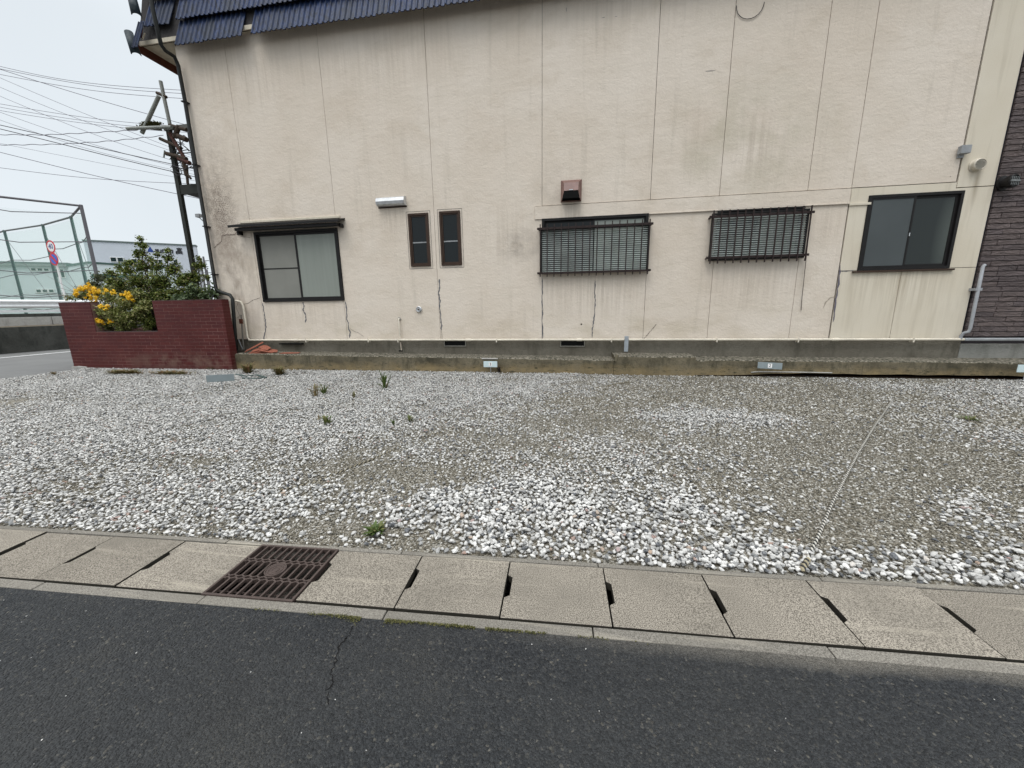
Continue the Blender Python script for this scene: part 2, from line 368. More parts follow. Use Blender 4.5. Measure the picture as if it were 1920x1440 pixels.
# glazed red brick
m = Mat('red_glazed_brick', rough=.5, spec=.22)
oi = m.n('ShaderNodeObjectInfo')
c = m.mix(m.rng(m.noise(2.0, 4), .35, .65), (.072, .0135, .0125), (.092, .020, .018))
c = m.mix(m.rng(oi.outputs['Random'], 0, 1, 0, .55), c, (.055, .013, .015))
c = m.mix(m.rng(m.noise(6, 6, rough=.7), .58, .8, 0, .35), c, (.14, .07, .06))
c = m.mix(m.math('MULTIPLY', m.spot(-9.6, .22, 3.4, .3), m.rng(m.noise(5, 5), .4, .62)), c, (.15, .09, .07))
m.color(c); m.bump(m.noise(40, 3), .002, .5); BRICK = m.m
MORTAR = simple('pale_mortar', (.20, .12, .105), .95, .1, var=.75, scale=1.6)
# brown siding stones
m = Mat('brown_siding_stone', rough=.75, spec=.3)
oi = m.n('ShaderNodeObjectInfo')
c = m.mix(m.rng(oi.outputs['Random'], 0, 1), (.105, .084, .085), (.15, .118, .112))
c = m.mix(m.rng(m.noise(7, 5, m.scaled((1, 1, 3))), .4, .7, 0, .6), c, (.085, .07, .07))
m.color(c); m.bump(m.noise(3.5, 5, m.scaled((1.6, 1, 5)), .6, 1.0), .05, 1.0); SIDING = m.m
# glass and blinds
def pane(name, base, rough=.12, spec=.5, noise=.3, base2=None):
    m = Mat(name, base, rough, spec)
    c = m.mix(m.rng(m.noise(1.3, 4), .3, .7, 0, 1), base, base2 or tuple(x * (1 + noise) for x in base)); m.color(c); return m
GLD = pane('dark_glass', (.006, .009, .010), .15, .3).m
mm = pane('dark_green_glass', (.010, .015, .014), .12, .4, .3, (.016, .022, .020)); mm.color(mm.mix(mm.rng(mm.spot(7.12, 2.7, .30, 1.1), 0, .8, 0, .8), (.013, .018, .017), (.075, .088, .078))); GLD6 = mm.m
SCREEN = pane('grey_insect_screen', (.075, .085, .088), .8, .1, .15).m
mm = pane('pale_screened_curtain', (.20, .20, .18), .7, .2, .2)
SCR1 = mm.m
mm = pane('frosted_curtain', (.27, .30, .275), .5, .35, .2)
c = mm.mix(mm.rng(mm.noise(1, 4, mm.scaled((12, 1, .4))), .4, .7, 0, .5), (.22, .24, .215), (.27, .295, .265)); mm.color(c); CURT = mm.m
# leaves
def leafmat(name, stops, tr=.25, rough=.5):
    m = Mat(name, rough=rough, spec=.3)
    at = m.n('ShaderNodeAttribute'); at.attribute_name = 'tint'
    m.color(m.ramp(at.outputs['Fac'], stops))
    add = m.n('ShaderNodeMixShader'); add.inputs[0].default_value = tr; t = m.n('ShaderNodeBsdfTranslucent')
    m.l(m.ramp(at.outputs['Fac'], stops), t.inputs[0])
    o = m.t.nodes['Material Output']; m.l(m.b.outputs[0], add.inputs[1]); m.l(t.outputs[0], add.inputs[2]); m.l(add.outputs[0], o.inputs[0]); return m.m
LEAFD = leafmat('holly_leaves', [(0, (.025, .04, .010)), (.5, (.10, .14, .025)), (.85, (.23, .26, .06)), (1, (.16, .12, .06))])
LEAFK = leafmat('kerria_leaves', [(0, (.07, .095, .015)), (.5, (.19, .21, .055)), (.9, (.36, .34, .15)), (1, (.2, .15, .08))])
PETAL = leafmat('yellow_petals', [(0, (.72, .40, .008)), (1, (.92, .62, .03))], .15)
WEED = leafmat('weed_leaves', [(0, (.045, .075, .015)), (.6, (.08, .12, .03)), (1, (.16, .14, .06))])
DRYW = leafmat('dry_weed_leaves', [(0, (.09, .10, .03)), (.5, (.16, .14, .06)), (1, (.22, .12, .06))])
MOSS = leafmat('moss', [(0, (.05, .055, .015)), (.6, (.11, .105, .035)), (1, (.17, .16, .06))])
# green net, far buildings
def netmat(name, colr, cov):
    m = Mat(name, colr, .9, .05); tr = m.n('ShaderNodeBsdfTransparent'); mxs = m.n('ShaderNodeMixShader'); mxs.inputs[0].default_value = cov
    m.l(tr.outputs[0], mxs.inputs[1]); m.l(m.b.outputs[0], mxs.inputs[2]); m.l(mxs.outputs[0], m.t.nodes['Material Output'].inputs[0]); return m.m
NET = netmat('green_net', (.42, .68, .58), .17)
NETG = simple('green_pole_paint', (.05, .09, .085), .6, .3, var=.15)
GREYP = simple('grey_pole_paint', (.12, .115, .125), .6, .3, var=.1)
FARW = simple('far_white_cladding', (.52, .55, .60), .7, .3, var=.04, scale=.3)
FARG = simple('far_green_grey_cladding', (.60, .67, .68), .7, .3, var=.05, scale=.3)
FARR = simple('far_roof_trim', (.12, .15, .145), .7, .3)
FARWIN = simple('far_window', (.015, .03, .03), .6, .15)

# ================================================================== GROUND
TH = math.atan(.045)
def gut(u, v, z=0.0):                                # gutter frame: u along it, v across it
    return (u * math.cos(TH) - v * math.sin(TH), u * math.sin(TH) + v * math.cos(TH), z)
def sheet(name, pts, mat, z, kind='structure', sub=None):
    o = MB().add([(x, y, z) for x, y in pts], [tuple(range(len(pts)))]).build(name, mat, fix=False); o['kind'] = kind; return o
o = MB().box(-400, 400, -300, 500, -1.0, -.42).build('ground', EARTH); o['kind'] = 'structure'
V0, V1, V2, V3 = 1.508, 1.572, 1.993, 2.032
def xy(u, v): p = gut(u, v); return (p[0], p[1])
MB().prismz([xy(-60, -40), xy(60, -40), xy(60, V0), xy(-60, V0)], -.42, 0).build('asphalt_road', ASPH)['kind'] = 'structure'
# lot: soil base under the gravel
MB().prismz([xy(-15.6, V3), xy(60, V3), (60, 9.4), (-13.2, 9.4), (-13.2, 8.0), (-13.25, 6.6)], -.42, -.006).build('soil', SOIL)['kind'] = 'structure'
MB().prismz([xy(-60, V3), xy(-15.61, V3), (-13.26, 6.6), (-13.21, 8.0), (-13.21, 60), (-60, 60)], -.42, -.004).build('side_road', ROADG)['kind'] = 'structure'
MB().box(-13.2, 60, 9.401, 60, -.42, -.008).build('yard', EARTH)['kind'] = 'structure'
MB().prismz([(-19.95, -20), (-19.83, -20), (-19.72, 10), (-19.60, 30), (-19.72, 30), (-19.84, 10)], -.003, .001).build('road_line', WHITE)['kind'] = 'structure'

# --- drain channel with kerb strips and slabs
gutr = empty('drain_channel', (0, 0, 0), TH); gutr['kind'] = 'structure'
def near_strip():
    u = -9.0; k = 0
    while u < 8:
        L = 1.02 if k % 2 else 2.0
        L = 1.02
        MB().box(u, u + L - .006, V0 + .001, V1 - .004, -.3, .004 + random.uniform(-.003, .002)).build('kerb_strip', KERB, gutr, bevel=.004)
        u += L; k += 1
near_strip()
u = -9.35
while u < 8:
    MB().box(u, u + 1.195, V2 + .005, V3 - .001, -.3, .008 + random.uniform(-.002, .002)).build('kerb_strip', KERB, gutr, bevel=.004); u += 1.2
MB().box(-9, 8, V1 - .003, V2 + .004, -.42, -.30).build('channel_floor', CHAN, gutr)
MB().box(-9, 8, V1 - .0035, V1 + .03, -.30, -.055).build('channel_wall', CHAN, gutr)
MB().box(-9, 8, V2 - .03, V2 + .0045, -.30, -.055).build('channel_wall', CHAN, gutr)
PITCH = .5425; U0 = -.90 + .5425 * 0
k0 = -12
def slab(u0, u1, slot=True, rslot=False):
    a, b = u0 + .0032, u1 - .0032
    va, vb = V1 + random.uniform(.004, .007), V2 - .001
    nl, ns = .027, .17; vc = (va + vb) / 2 + .01
    poly = [(a, va)]
    poly += [(b, va)]
    if rslot: poly += [(b, vc - ns / 2), (b - nl, vc - ns / 2 + .018), (b - nl, vc + ns / 2 - .018), (b, vc + ns / 2)]
    poly += [(b, vb), (a, vb)]
    if slot: poly += [(a, vc + ns / 2), (a + nl, vc + ns / 2 - .018), (a + nl, vc - ns / 2 + .018), (a, vc - ns / 2)]
    uc, vc_ = (a + b) / 2, (va + vb) / 2
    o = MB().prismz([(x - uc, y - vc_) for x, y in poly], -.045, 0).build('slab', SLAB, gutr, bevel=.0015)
    o.data.materials.append(SLAB_SHADE)
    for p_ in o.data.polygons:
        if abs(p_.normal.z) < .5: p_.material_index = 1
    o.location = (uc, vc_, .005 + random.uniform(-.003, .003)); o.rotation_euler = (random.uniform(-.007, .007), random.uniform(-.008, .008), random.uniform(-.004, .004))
# origin shift so joints match: joint at v=1.77 lies at u
UJ = [-.812 + PITCH * k for k in range(-14, 13)]
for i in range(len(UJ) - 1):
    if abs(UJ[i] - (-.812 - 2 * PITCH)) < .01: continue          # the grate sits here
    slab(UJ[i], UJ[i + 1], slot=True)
MB().add([], [])
# cast iron grate
gp = gut(-.812 - 1.5 * PITCH, (V1 + V2) / 2)
gr = empty('drain_grate', (gp[0], gp[1], .012), TH)
tag(gr, 'rusty brown cast iron drain grate with three rows of slots set between the concrete slabs', 'drain grate')
hw, hd = PITCH / 2 - .006, (V2 - V1) / 2 + .008
f = MB(); t = .014
f.box(-hw, hw, -hd, -hd + t, -.03, 0).build('frame_rail', IRON, gr, bevel=.002)
MB().box(-hw, hw, hd - t, hd, -.03, 0).build('frame_rail', IRON, gr, bevel=.002)
MB().box(-hw, -hw + t, -hd + t + .0005, hd - t - .0005, -.03, 0).build('frame_rail', IRON, gr, bevel=.002)
MB().box(hw - t, hw, -hd + t + .0005, hd - t - .0005, -.03, 0).build('frame_rail', IRON, gr, bevel=.002)
NB = 11; rows = [(-hd + t, -hd / 3 + .0), (-hd / 3 + .0, hd / 3), (hd / 3, hd - t)]
xs = [-hw + t / 2 + (2 * hw - t) * i / NB for i in range(NB + 1)]
for r, (a, b) in enumerate(rows):
    for i in range(1, NB) if r != 1 else range(1, NB):
        if r == 1 and abs(xs[i]) < .055: continue
        MB().box(xs[i] - .0055, xs[i] + .0055, a + (.014 if r > 0 else 0.0005), b - (.014 if r < 2 else .0005), -.019, -.001).build('bar', IRON, gr, bevel=.0015)
for s in (-1, 1):                                    # zigzag rails that join the rows
    vz = s * hd / 3; z = MB(); prev = None
    pts = []
    for i in range(NB * 2 + 1):
        x = -hw + t + (2 * hw - 2 * t) * i / (NB * 2)
    for i in range(NB):
        xm = (xs[i] + xs[i + 1]) / 2
        for dd in (-1, 1):
            z.bar((xs[i] if i else -hw + t, vz + dd * .016, -.014), (xm, vz + dd * .004, -.014), .0085, .024)
            z.bar((xm, vz + dd * .004, -.0141), (xs[i + 1] if i < NB - 1 else hw - t, vz + dd * .016, -.0141), .0085, .0238)
    z.build('cross_rail', IRON, gr)
MB().lathe((0, 0, -.02), (0, 0, 1), [(.0, .018), (.016, .018), (.018, .0215), (.021, .0215), (.023, .018), (.034, .018), (.036, .0215), (.04, .0215), (.042, .018), (.05, .018), (.053, .022), (.058, .022), (.060, 0), (.0, 0)], 32).build('medallion', IRON, gr)
MB().box(-hw + t, hw - t, -hd + .055, -hd + .065, -.03, -.0285).build('under_bar', IRON, gr)
MB().box(-hw + t, hw - t, hd - .065, hd - .055, -.03, -.0285).build('under_bar', IRON, gr)

# ================================================================== GRAVEL
def lattice(seed):
    g = np.random.default_rng(seed).random((128, 128))
    def f(x, y):
        xi = np.floor(x).astype(int); yi = np.floor(y).astype(int); fx = x - xi; fy = y - yi
        fx = fx * fx * (3 - 2 * fx); fy = fy * fy * (3 - 2 * fy)
        a = g[xi % 128, yi % 128]; b = g[(xi + 1) % 128, yi % 128]; c_ = g[xi % 128, (yi + 1) % 128]; d = g[(xi + 1) % 128, (yi + 1) % 128]
        return (a * (1 - fx) + b * fx) * (1 - fy) + (c_ * (1 - fx) + d * fx) * fy
    return f
L1, L2, L3 = lattice(1), lattice(2), lattice(3)
def fbm(x, y, s): return (L1(x * s, y * s) * .5 + L2(x * s * 2.1, y * s * 2.1) * .3 + L3(x * s * 4.3, y * s * 4.3) * .2)
def G(x, y, cx, cy, rx, ry, p=2): return np.exp(-(np.abs((x - cx) / rx) ** p + np.abs((y - cy) / ry) ** p))
def white_density(x, y):
    v = y - .045 * x
    d = 1 / (1 + np.exp((x + 1.3 - .35 * (v - 4)) * 1.9))         # the whole left side is thickly covered
    d = d * .80
    d += .72 * G(x, v, .2, 2.35, 1.5, .55, 4)                     # coarse heap along the kerb
    d += .8 * G(x, v, 2.6, 2.12, 1.6, .22, 4)
    d += .55 * G(x, v, .2, 3.05, 1.1, .55)
    d += .45 * G(x, v, .6, 3.8, .9, .5)
    d += .80 * G(x, v, 1.9, 5.1, 1.0, .42)
    d += .50 * G(x, v, 2.9, 2.8, .6, .5)
    d += .60 * G(x, v, 7.0, 6.6, 1.9, 1.2, 4)
    d += .25 * G(x, v, 5.4, 4.6, 1.5, 1.0)
    d -= .85 * G(x, v, -1.7, 2.17, .42, .12)
    d -= .55 * G(x, v, -1.5, 3.2, .65, .22)
    d -= .35 * G(x, v, -3.4, 3.2, 1.0, .25)
    d -= .50 * G(x, v, -10.2, 5.4, 1.8, .7)
    d -= .35 * G(x, v, 1.75, 2.75, .4, .4)
    n = fbm(x, y, .9) - .5; n2 = fbm(x + 31, y + 7, 3.2) - .5
    return np.clip(d + n * .85 + n2 * .95 + .11, .13, 1)
def scatter(x0, x1, y0, y1, step):
    nx, ny = int((x1 - x0) / step), int((y1 - y0) / step)
    X_, Y_ = np.meshgrid(np.arange(nx), np.arange(ny)); X_ = X_.ravel(); Y_ = Y_.ravel()
    X_ = x0 + (X_ + .5 * (Y_ % 2) + rng.uniform(-.42, .42, X_.size)) * step
    Y_ = y0 + (Y_ + rng.uniform(-.42, .42, Y_.size)) * step
    v = Y_ - .045 * X_
    inside = (v > V3 + .012) & (Y_ < 8.42) & (X_ > -13.1 - .0 * Y_) & ~((Y_ > 8.28) & (X_ < -8.5))
    # stay inside what the frame could show, with a margin
    p = np.stack([X_, Y_ , np.zeros_like(X_) - EYE], 1) @ ROT
    vis = (p[:, 2] < -.3) & (np.abs(p[:, 0] / -p[:, 2]) < 1.75)
    k = inside & vis
    return X_[k], Y_[k]
def stones_object(name, X_, Y_, Zs, scl, tint, mat, subdiv, label, cat, seed):
    n = len(X_)
    me = bpy.data.meshes.new(name); me.vertices.add(n)
    me.vertices.foreach_set('co', np.stack([X_, Y_, Zs], 1).astype(np.float32).ravel())
    def attr(nm, ty, arr, key):
        a = me.attributes.new(nm, ty, 'POINT'); a.data.foreach_set(key, arr.ravel())
    attr('scl', 'FLOAT_VECTOR', scl.astype(np.float32), 'vector')
    r = np.stack([rng.uniform(-.5, .5, n), rng.uniform(-.5, .5, n), rng.uniform(0, 6.28, n)], 1).astype(np.float32)
    attr('rot', 'FLOAT_VECTOR', r, 'vector'); attr('tint', 'FLOAT', tint.astype(np.float32), 'value')
    attr('var', 'INT', rng.integers(0, 7, n).astype(np.int32), 'value')
    o = bpy.data.objects.new(name, me); col.objects.link(o)
    ng = bpy.data.node_groups.new(name + '_nodes', 'GeometryNodeTree')
    ng.interface.new_socket('Geometry', in_out='INPUT', socket_type='NodeSocketGeometry')
    ng.interface.new_socket('Geometry', in_out='OUTPUT', socket_type='NodeSocketGeometry')
    N = ng.nodes; Lk = ng.links
    gi = N.new('NodeGroupInput'); go = N.new('NodeGroupOutput'); join = N.new('GeometryNodeJoinGeometry')
    for i in range(7):
        ic = N.new('GeometryNodeMeshIcoSphere'); ic.inputs['Radius'].default_value = .5; ic.inputs['Subdivisions'].default_value = subdiv
        sp_ = N.new('GeometryNodeSetPosition'); ps = N.new('GeometryNodeInputPosition')
        ad = N.new('ShaderNodeVectorMath'); ad.operation = 'ADD'; ad.inputs[1].default_value = (i * 7.3 + seed, i * 3.1, 0)
        no = N.new('ShaderNodeTexNoise'); no.inputs['Scale'].default_value = 1.9; no.inputs['Detail'].default_value = 1.5
        sb = N.new('ShaderNodeVectorMath'); sb.operation = 'SUBTRACT'; sb.inputs[1].default_value = (.5, .5, .5)
        sc = N.new('ShaderNodeVectorMath'); sc.operation = 'SCALE'; sc.inputs[3].default_value = .95
        Lk.new(ps.outputs[0], ad.inputs[0]); Lk.new(ad.outputs[0], no.inputs['Vector']); Lk.new(no.outputs['Color'], sb.inputs[0])
        Lk.new(sb.outputs[0], sc.inputs[0]); Lk.new(ic.outputs[0], sp_.inputs[0]); Lk.new(sc.outputs[0], sp_.inputs['Offset'])
        ss = N.new('GeometryNodeSetShadeSmooth'); ss.inputs['Shade Smooth'].default_value = (i % 3 != 0)
        sm_ = N.new('GeometryNodeSetMaterial'); sm_.inputs['Material'].default_value = mat
        g2 = N.new('GeometryNodeGeometryToInstance')
        Lk.new(sp_.outputs[0], ss.inputs[0]); Lk.new(ss.outputs[0], sm_.inputs[0]); Lk.new(sm_.outputs[0], g2.inputs[0]); Lk.new(g2.outputs[0], join.inputs[0])
    ip = N.new('GeometryNodeInstanceOnPoints'); ip.inputs['Pick Instance'].default_value = True
    def named(nm, ty):
        a = N.new('GeometryNodeInputNamedAttribute'); a.data_type = ty; a.inputs[0].default_value = nm; return a.outputs[0]
    Lk.new(gi.outputs[0], ip.inputs['Points']); Lk.new(join.outputs[0], ip.inputs['Instance'])
    Lk.new(named('var', 'INT'), ip.inputs['Instance Index']); Lk.new(named('scl', 'FLOAT_VECTOR'), ip.inputs['Scale'])
    Lk.new(named('rot', 'FLOAT_VECTOR'), ip.inputs['Rotation']); Lk.new(ip.outputs[0], go.inputs[0])
    md = o.modifiers.new('stones', 'NODES'); md.node_group = ng
    tag(o, label, cat, kind='stuff'); return o
# larger pebbles
X1, Y1 = scatter(-13.4, 10.5, 1.8, 8.45, .027)
D = white_density(X1, Y1); keep = rng.random(X1.size) < .9 * D ** 1.3
X1, Y1, D = X1[keep], Y1[keep], D[keep]; v = Y1 - .045 * X1
coarse = np.clip(G(X1, v, .4, 2.2, 2.6, .75, 4) + .25, 0, 1)
sz = (.0175 + .0065 * coarse) * rng.uniform(.65, 1.35, X1.size) * (1 + .35 * (rng.random(X1.size) < .06))
S = np.stack([sz * rng.uniform(.9, 1.4, sz.size), sz * rng.uniform(.75, 1.1, sz.size), sz * rng.uniform(.5, .8, sz.size)], 1)
layer = rng.random(X1.size)
Zs = sz * .12 + layer * .022 * D
tint = rng.random(X1.size) ** .85; tint = np.where(D < .5, tint * .88, tint)
stones_object('gravel', X1, Y1, Zs, S, tint, STONE, 2, 'loose white and grey crushed gravel spread over the parking lot', 'gravel', 0)
# a second layer of pebbles where the cover is thick
X2, Y2 = scatter(-13.4, 10.5, 1.8, 8.45, .034)
D2 = white_density(X2, Y2); keep = rng.random(X2.size) < np.clip((D2 - .35) * 1.1, 0, .75)
X2, Y2, D2 = X2[keep], Y2[keep], D2[keep]; v = Y2 - .045 * X2
coarse = np.clip(G(X2, v, .4, 2.2, 2.6, .75, 4) + .25, 0, 1)
sz = (.0175 + .0085 * coarse) * rng.uniform(.6, 1.3, X2.size)
S = np.stack([sz * rng.uniform(.9, 1.4, sz.size), sz * rng.uniform(.75, 1.1, sz.size), sz * rng.uniform(.5, .8, sz.size)], 1)
stones_object('gravel', X2, Y2, .016 + sz * .2 + rng.random(sz.size) * .012, S, rng.random(sz.size) ** .8, STONE, 2, 'topmost loose pebbles lying over the thick white gravel', 'gravel', 40)
# fine chips pressed into the soil
X3, Y3 = scatter(-6, 6.5, 1.8, 5.2, .0145)
X4, Y4 = scatter(-13.4, 10.5, 5.2, 8.45, .024)
X3 = np.concatenate([X3, X4]); Y3 = np.concatenate([Y3, Y4])
D3 = white_density(X3, Y3); keep = rng.random(X3.size) < np.clip(1.05 - D3 * .8, .25, .9)
X3, Y3 = X3[keep], Y3[keep]
sz = np.where(Y3 < 5.2, .0115, .018) * rng.uniform(.6, 1.6, X3.size)
S = np.stack([sz * rng.uniform(.9, 1.4, sz.size), sz * rng.uniform(.75, 1.1, sz.size), sz * rng.uniform(.4, .7, sz.size)], 1)
stones_object('gravel', X3, Y3, -.003 + rng.random(sz.size) * .004, S, rng.random(sz.size), CHIP, 1, 'fine brownish gravel chips trodden into the bare soil', 'gravel', 80)
#PART2

# ================================================================== THE STUCCO HOUSE
house = empty('stucco_house', (-.9, W + 3, 0))
tag(house, 'long cream stucco house with cracked render and a blue tiled eave facing the gravel', 'house')
bpy.context.view_layer.update()
HI = Matrix.Translation((.9, -(W + 3), 0))
def part(mb, name, mat, parent=None, bevel=0):       # geometry given in world metres, parented to the house
    parent = parent or house
    o = mb.build(name, mat, bevel=bevel); par(o, parent); return o
def par(o, parent):
    o.parent = parent; pm = Matrix.Identity(4); q = parent
    while q is not None: pm = Matrix.LocRotScale(q.location, q.rotation_euler, q.scale) @ pm if q.parent is None or True else pm; q = q.parent
    # parents above the house are plain translations
    inv = pm.inverted(); o.matrix_parent_inverse = inv if not _isroot(parent) else inv
def _isroot(p): return p.parent is None
def par(o, parent):
    """parent o while its mesh stays in world metres"""
    o.parent = parent; m_ = Matrix.Identity(4); q = parent
    while q is not None:
        m_ = (q.matrix_parent_inverse if q.parent else Matrix.Identity(4)) @ Matrix.LocRotScale(q.location, q.rotation_euler, q.scale) @ m_ if False else Matrix.Identity(4) @ m_
        q = q.parent
    r = parent
    while r.parent is not None: r = r.parent
    base = Matrix.LocRotScale(r.location, r.rotation_euler, r.scale)
    if parent.parent is None: o.matrix_parent_inverse = base.inverted()
    else: o.matrix_parent_inverse = Matrix.Identity(4)

# windows first, as rectangles in the wall: (x0, x1, z0, z1)
WIN1 = (-8.05, -5.74, 1.70, 3.42); WIN2 = (-3.91, -3.41, 2.46, 3.65); WIN3 = (-3.145, -2.645, 2.46, 3.66)
WIN4 = (-.77, 1.50, 2.20, 3.385); WIN5 = (2.86, 4.48, 2.37, 3.39); WIN6 = (5.59, 7.17, 2.09, 3.50)
HOLES = [WIN1, WIN2, WIN3, WIN4, WIN5, WIN6]
def panel(x0, x1, z0, z1, mat, y=W, gl=.004, gr_=.004, gt=.0, gb=.0, depth=.03):
    x0 += gl; x1 -= gr_; z1 -= gt; z0 += gb
    xs_ = sorted({x0, x1, *[h[i] for h in HOLES for i in (0, 1) if x0 < h[i] < x1]})
    zs_ = sorted({z0, z1, *[h[i] for h in HOLES for i in (2, 3) if z0 < h[i] < z1]})
    mb = MB()
    def inh(a, b): return any(h[0] < a < h[1] and h[2] < b < h[3] for h in HOLES)
    nx, nz_ = len(xs_) - 1, len(zs_) - 1
    solid = [[not inh((xs_[i] + xs_[i + 1]) / 2, (zs_[j] + zs_[j + 1]) / 2) for j in range(nz_)] for i in range(nx)]
    for i in range(nx):
        for j in range(nz_):
            if not solid[i][j]: continue
            a, b, c_, d = xs_[i], xs_[i + 1], zs_[j], zs_[j + 1]
            mb.add([(a, y, c_), (b, y, c_), (b, y, d), (a, y, d)], [(0, 1, 2, 3)])
            for (ii, jj, q) in ((i - 1, j, [(a, y, c_), (a, y, d), (a, y + depth, d), (a, y + depth, c_)]), (i + 1, j, [(b, y, d), (b, y, c_), (b, y + depth, c_), (b, y + depth, d)]),
                                (i, j - 1, [(b, y, c_), (a, y, c_), (a, y + depth, c_), (b, y + depth, c_)]), (i, j + 1, [(a, y, d), (b, y, d), (b, y + depth, d), (a, y + depth, d)])):
                if 0 <= ii < nx and 0 <= jj < nz_ and solid[ii][jj]: continue
                mb.add(q, [(0, 1, 2, 3)])
    me = mb.mesh('wall_panel', mat); o = bpy.data.objects.new('wall_panel', me); col.objects.link(o); par(o, house)
    return o
ZB, ZT, BL, BT = .735, 7.75, 3.375, 3.655
panel(-9.46, -8.13, ZB, ZT, STUCCO, gl=0)
panel(-8.13, -5.77, ZB, ZT, STUCCO)
panel(-5.77, -3.27, ZB, ZT, STUCCO, gl=.004, gr_=.004)
panel(-3.27, -.93, ZB, ZT, STUCCO, gr_=0)
panel(-.93, -.77, BT, ZT, STUCCO, gl=0); panel(-.93, -.77, ZB, BL, STUCCO, gl=0)
for a, b in ((-.77, 1.515), (1.515, 2.87), (2.87, 4.50), (4.50, 5.27)):
    panel(a, b, BT + .004, ZT, STUCCO, gl=.005, gr_=.005 if b < 5 else .006)
    panel(a, b, ZB, BL - .004, STUCCO, gl=.004, gr_=.004 if b < 5 else .016)
panel(-.93, 2.87, BL + .004, BT - .012, STUCCO, y=W - .022, depth=.052, gl=.004, gr_=.001)   # raised lintel band
panel(2.87, 5.27, BL + .004, BT - .012, STUCCO, y=W - .022, depth=.052, gl=.001, gr_=.012)
panel(5.27, 7.02, BT + .006, ZT, STUCCO, gr_=.02); panel(7.02, 7.62, 3.56, ZT, RENDER, gl=.012, gr_=0)
panel(5.27, 7.02, 2.105, BT - .008, RENDER, gl=.008, gr_=0); panel(7.02, 7.62, 2.105, 3.545, RENDER, gl=0, gr_=0)
panel(5.27, 6.38, ZB, 2.095, RENDER, gl=.012, gr_=.005); panel(6.38, 7.62, ZB, 2.095, RENDER, gl=.005, gr_=0)
b_ = MB()                                            # dark body behind the panels, seen through the joints and window holes
b_.box(-9.43, 7.60, W + .031, W + .035, ZB, ZT)
back = b_.build('wall_backing', JOINT); par(back, house)
# cut the backing at the windows: replace it with strips instead
bpy.data.objects.remove(back)
xs_ = sorted({-9.43, 7.60, *[h[i] for h in HOLES for i in (0, 1)]}); mb = MB()
for i in range(len(xs_) - 1):
    xm = (xs_[i] + xs_[i + 1]) / 2; cuts = sorted([(h[2], h[3]) for h in HOLES if h[0] < xm < h[1]]); z = ZB
    for c0, c1 in cuts + [(ZT, ZT)]:
        mb.add([(xs_[i], W + .0295, z), (xs_[i + 1], W + .0295, z), (xs_[i + 1], W + .0295, c0), (xs_[i], W + .0295, c0)], [(0, 1, 2, 3)]); z = c1
o = mb.build('wall_backing', JOINT, fix=False); par(o, house)
o = MB().box(-9.455, -9.35, W + .0305, 17, 0, 7.7).build('side_wall', STUCCO); par(o, house)
o = MB().box(-9.34, 7.5, 16.9, 17, 0, 7.7).build('rear_wall', STUCCO); par(o, house)
o = MB().box(-9.34, 7.6, W + .30, W + .32, .0, 7.7).build('dark_backing', DARK); par(o, house)  # dark sheet added behind the windows as the darkness of the rooms
# window reveals
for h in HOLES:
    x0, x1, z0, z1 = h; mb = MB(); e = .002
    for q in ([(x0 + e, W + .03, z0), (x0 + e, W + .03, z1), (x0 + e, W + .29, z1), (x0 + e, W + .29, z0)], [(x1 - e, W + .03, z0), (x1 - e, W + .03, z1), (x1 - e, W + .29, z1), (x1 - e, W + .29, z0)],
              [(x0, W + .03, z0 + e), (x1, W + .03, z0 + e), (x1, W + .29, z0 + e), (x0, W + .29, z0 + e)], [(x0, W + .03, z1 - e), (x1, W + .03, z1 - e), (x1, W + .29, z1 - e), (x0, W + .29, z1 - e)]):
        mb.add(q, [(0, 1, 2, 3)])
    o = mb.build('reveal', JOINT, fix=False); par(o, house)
def rect_frame(mb, x0, x1, z0, z1, y0, y1, t, tb=None):
    tb = tb or t
    a = [(x0, z0), (x1, z0), (x1, z1), (x0, z1)]; b = [(x0 + t, z0 + tb), (x1 - t, z0 + tb), (x1 - t, z1 - t), (x0 + t, z1 - t)]
    v = [(p[0], y, p[1]) for y in (y0, y1) for p in a + b]
    fs = []
    for i in range(4):
        j = (i + 1) % 4
        fs += [(i, j, 4 + j, 4 + i), (8 + j, 8 + i, 12 + i, 12 + j), (i, 8 + i, 8 + j, j), (4 + i, 4 + j, 12 + j, 12 + i)]
    return mb.add(v, fs)
def window(rect, fm, ft, y0, y1, label=None):
    x0, x1, z0, z1 = rect
    w = rect_frame(MB(), x0 + .003, x1 - .003, z0 + .003, z1 - .003, y0, y1, ft).build('window', fm); par(w, house)
    if label: w['label'] = label
    return w
def sub(mb, name, mat, parent, bevel=0):
    o = mb.build(name, mat, bevel=bevel); par(o, parent); return o
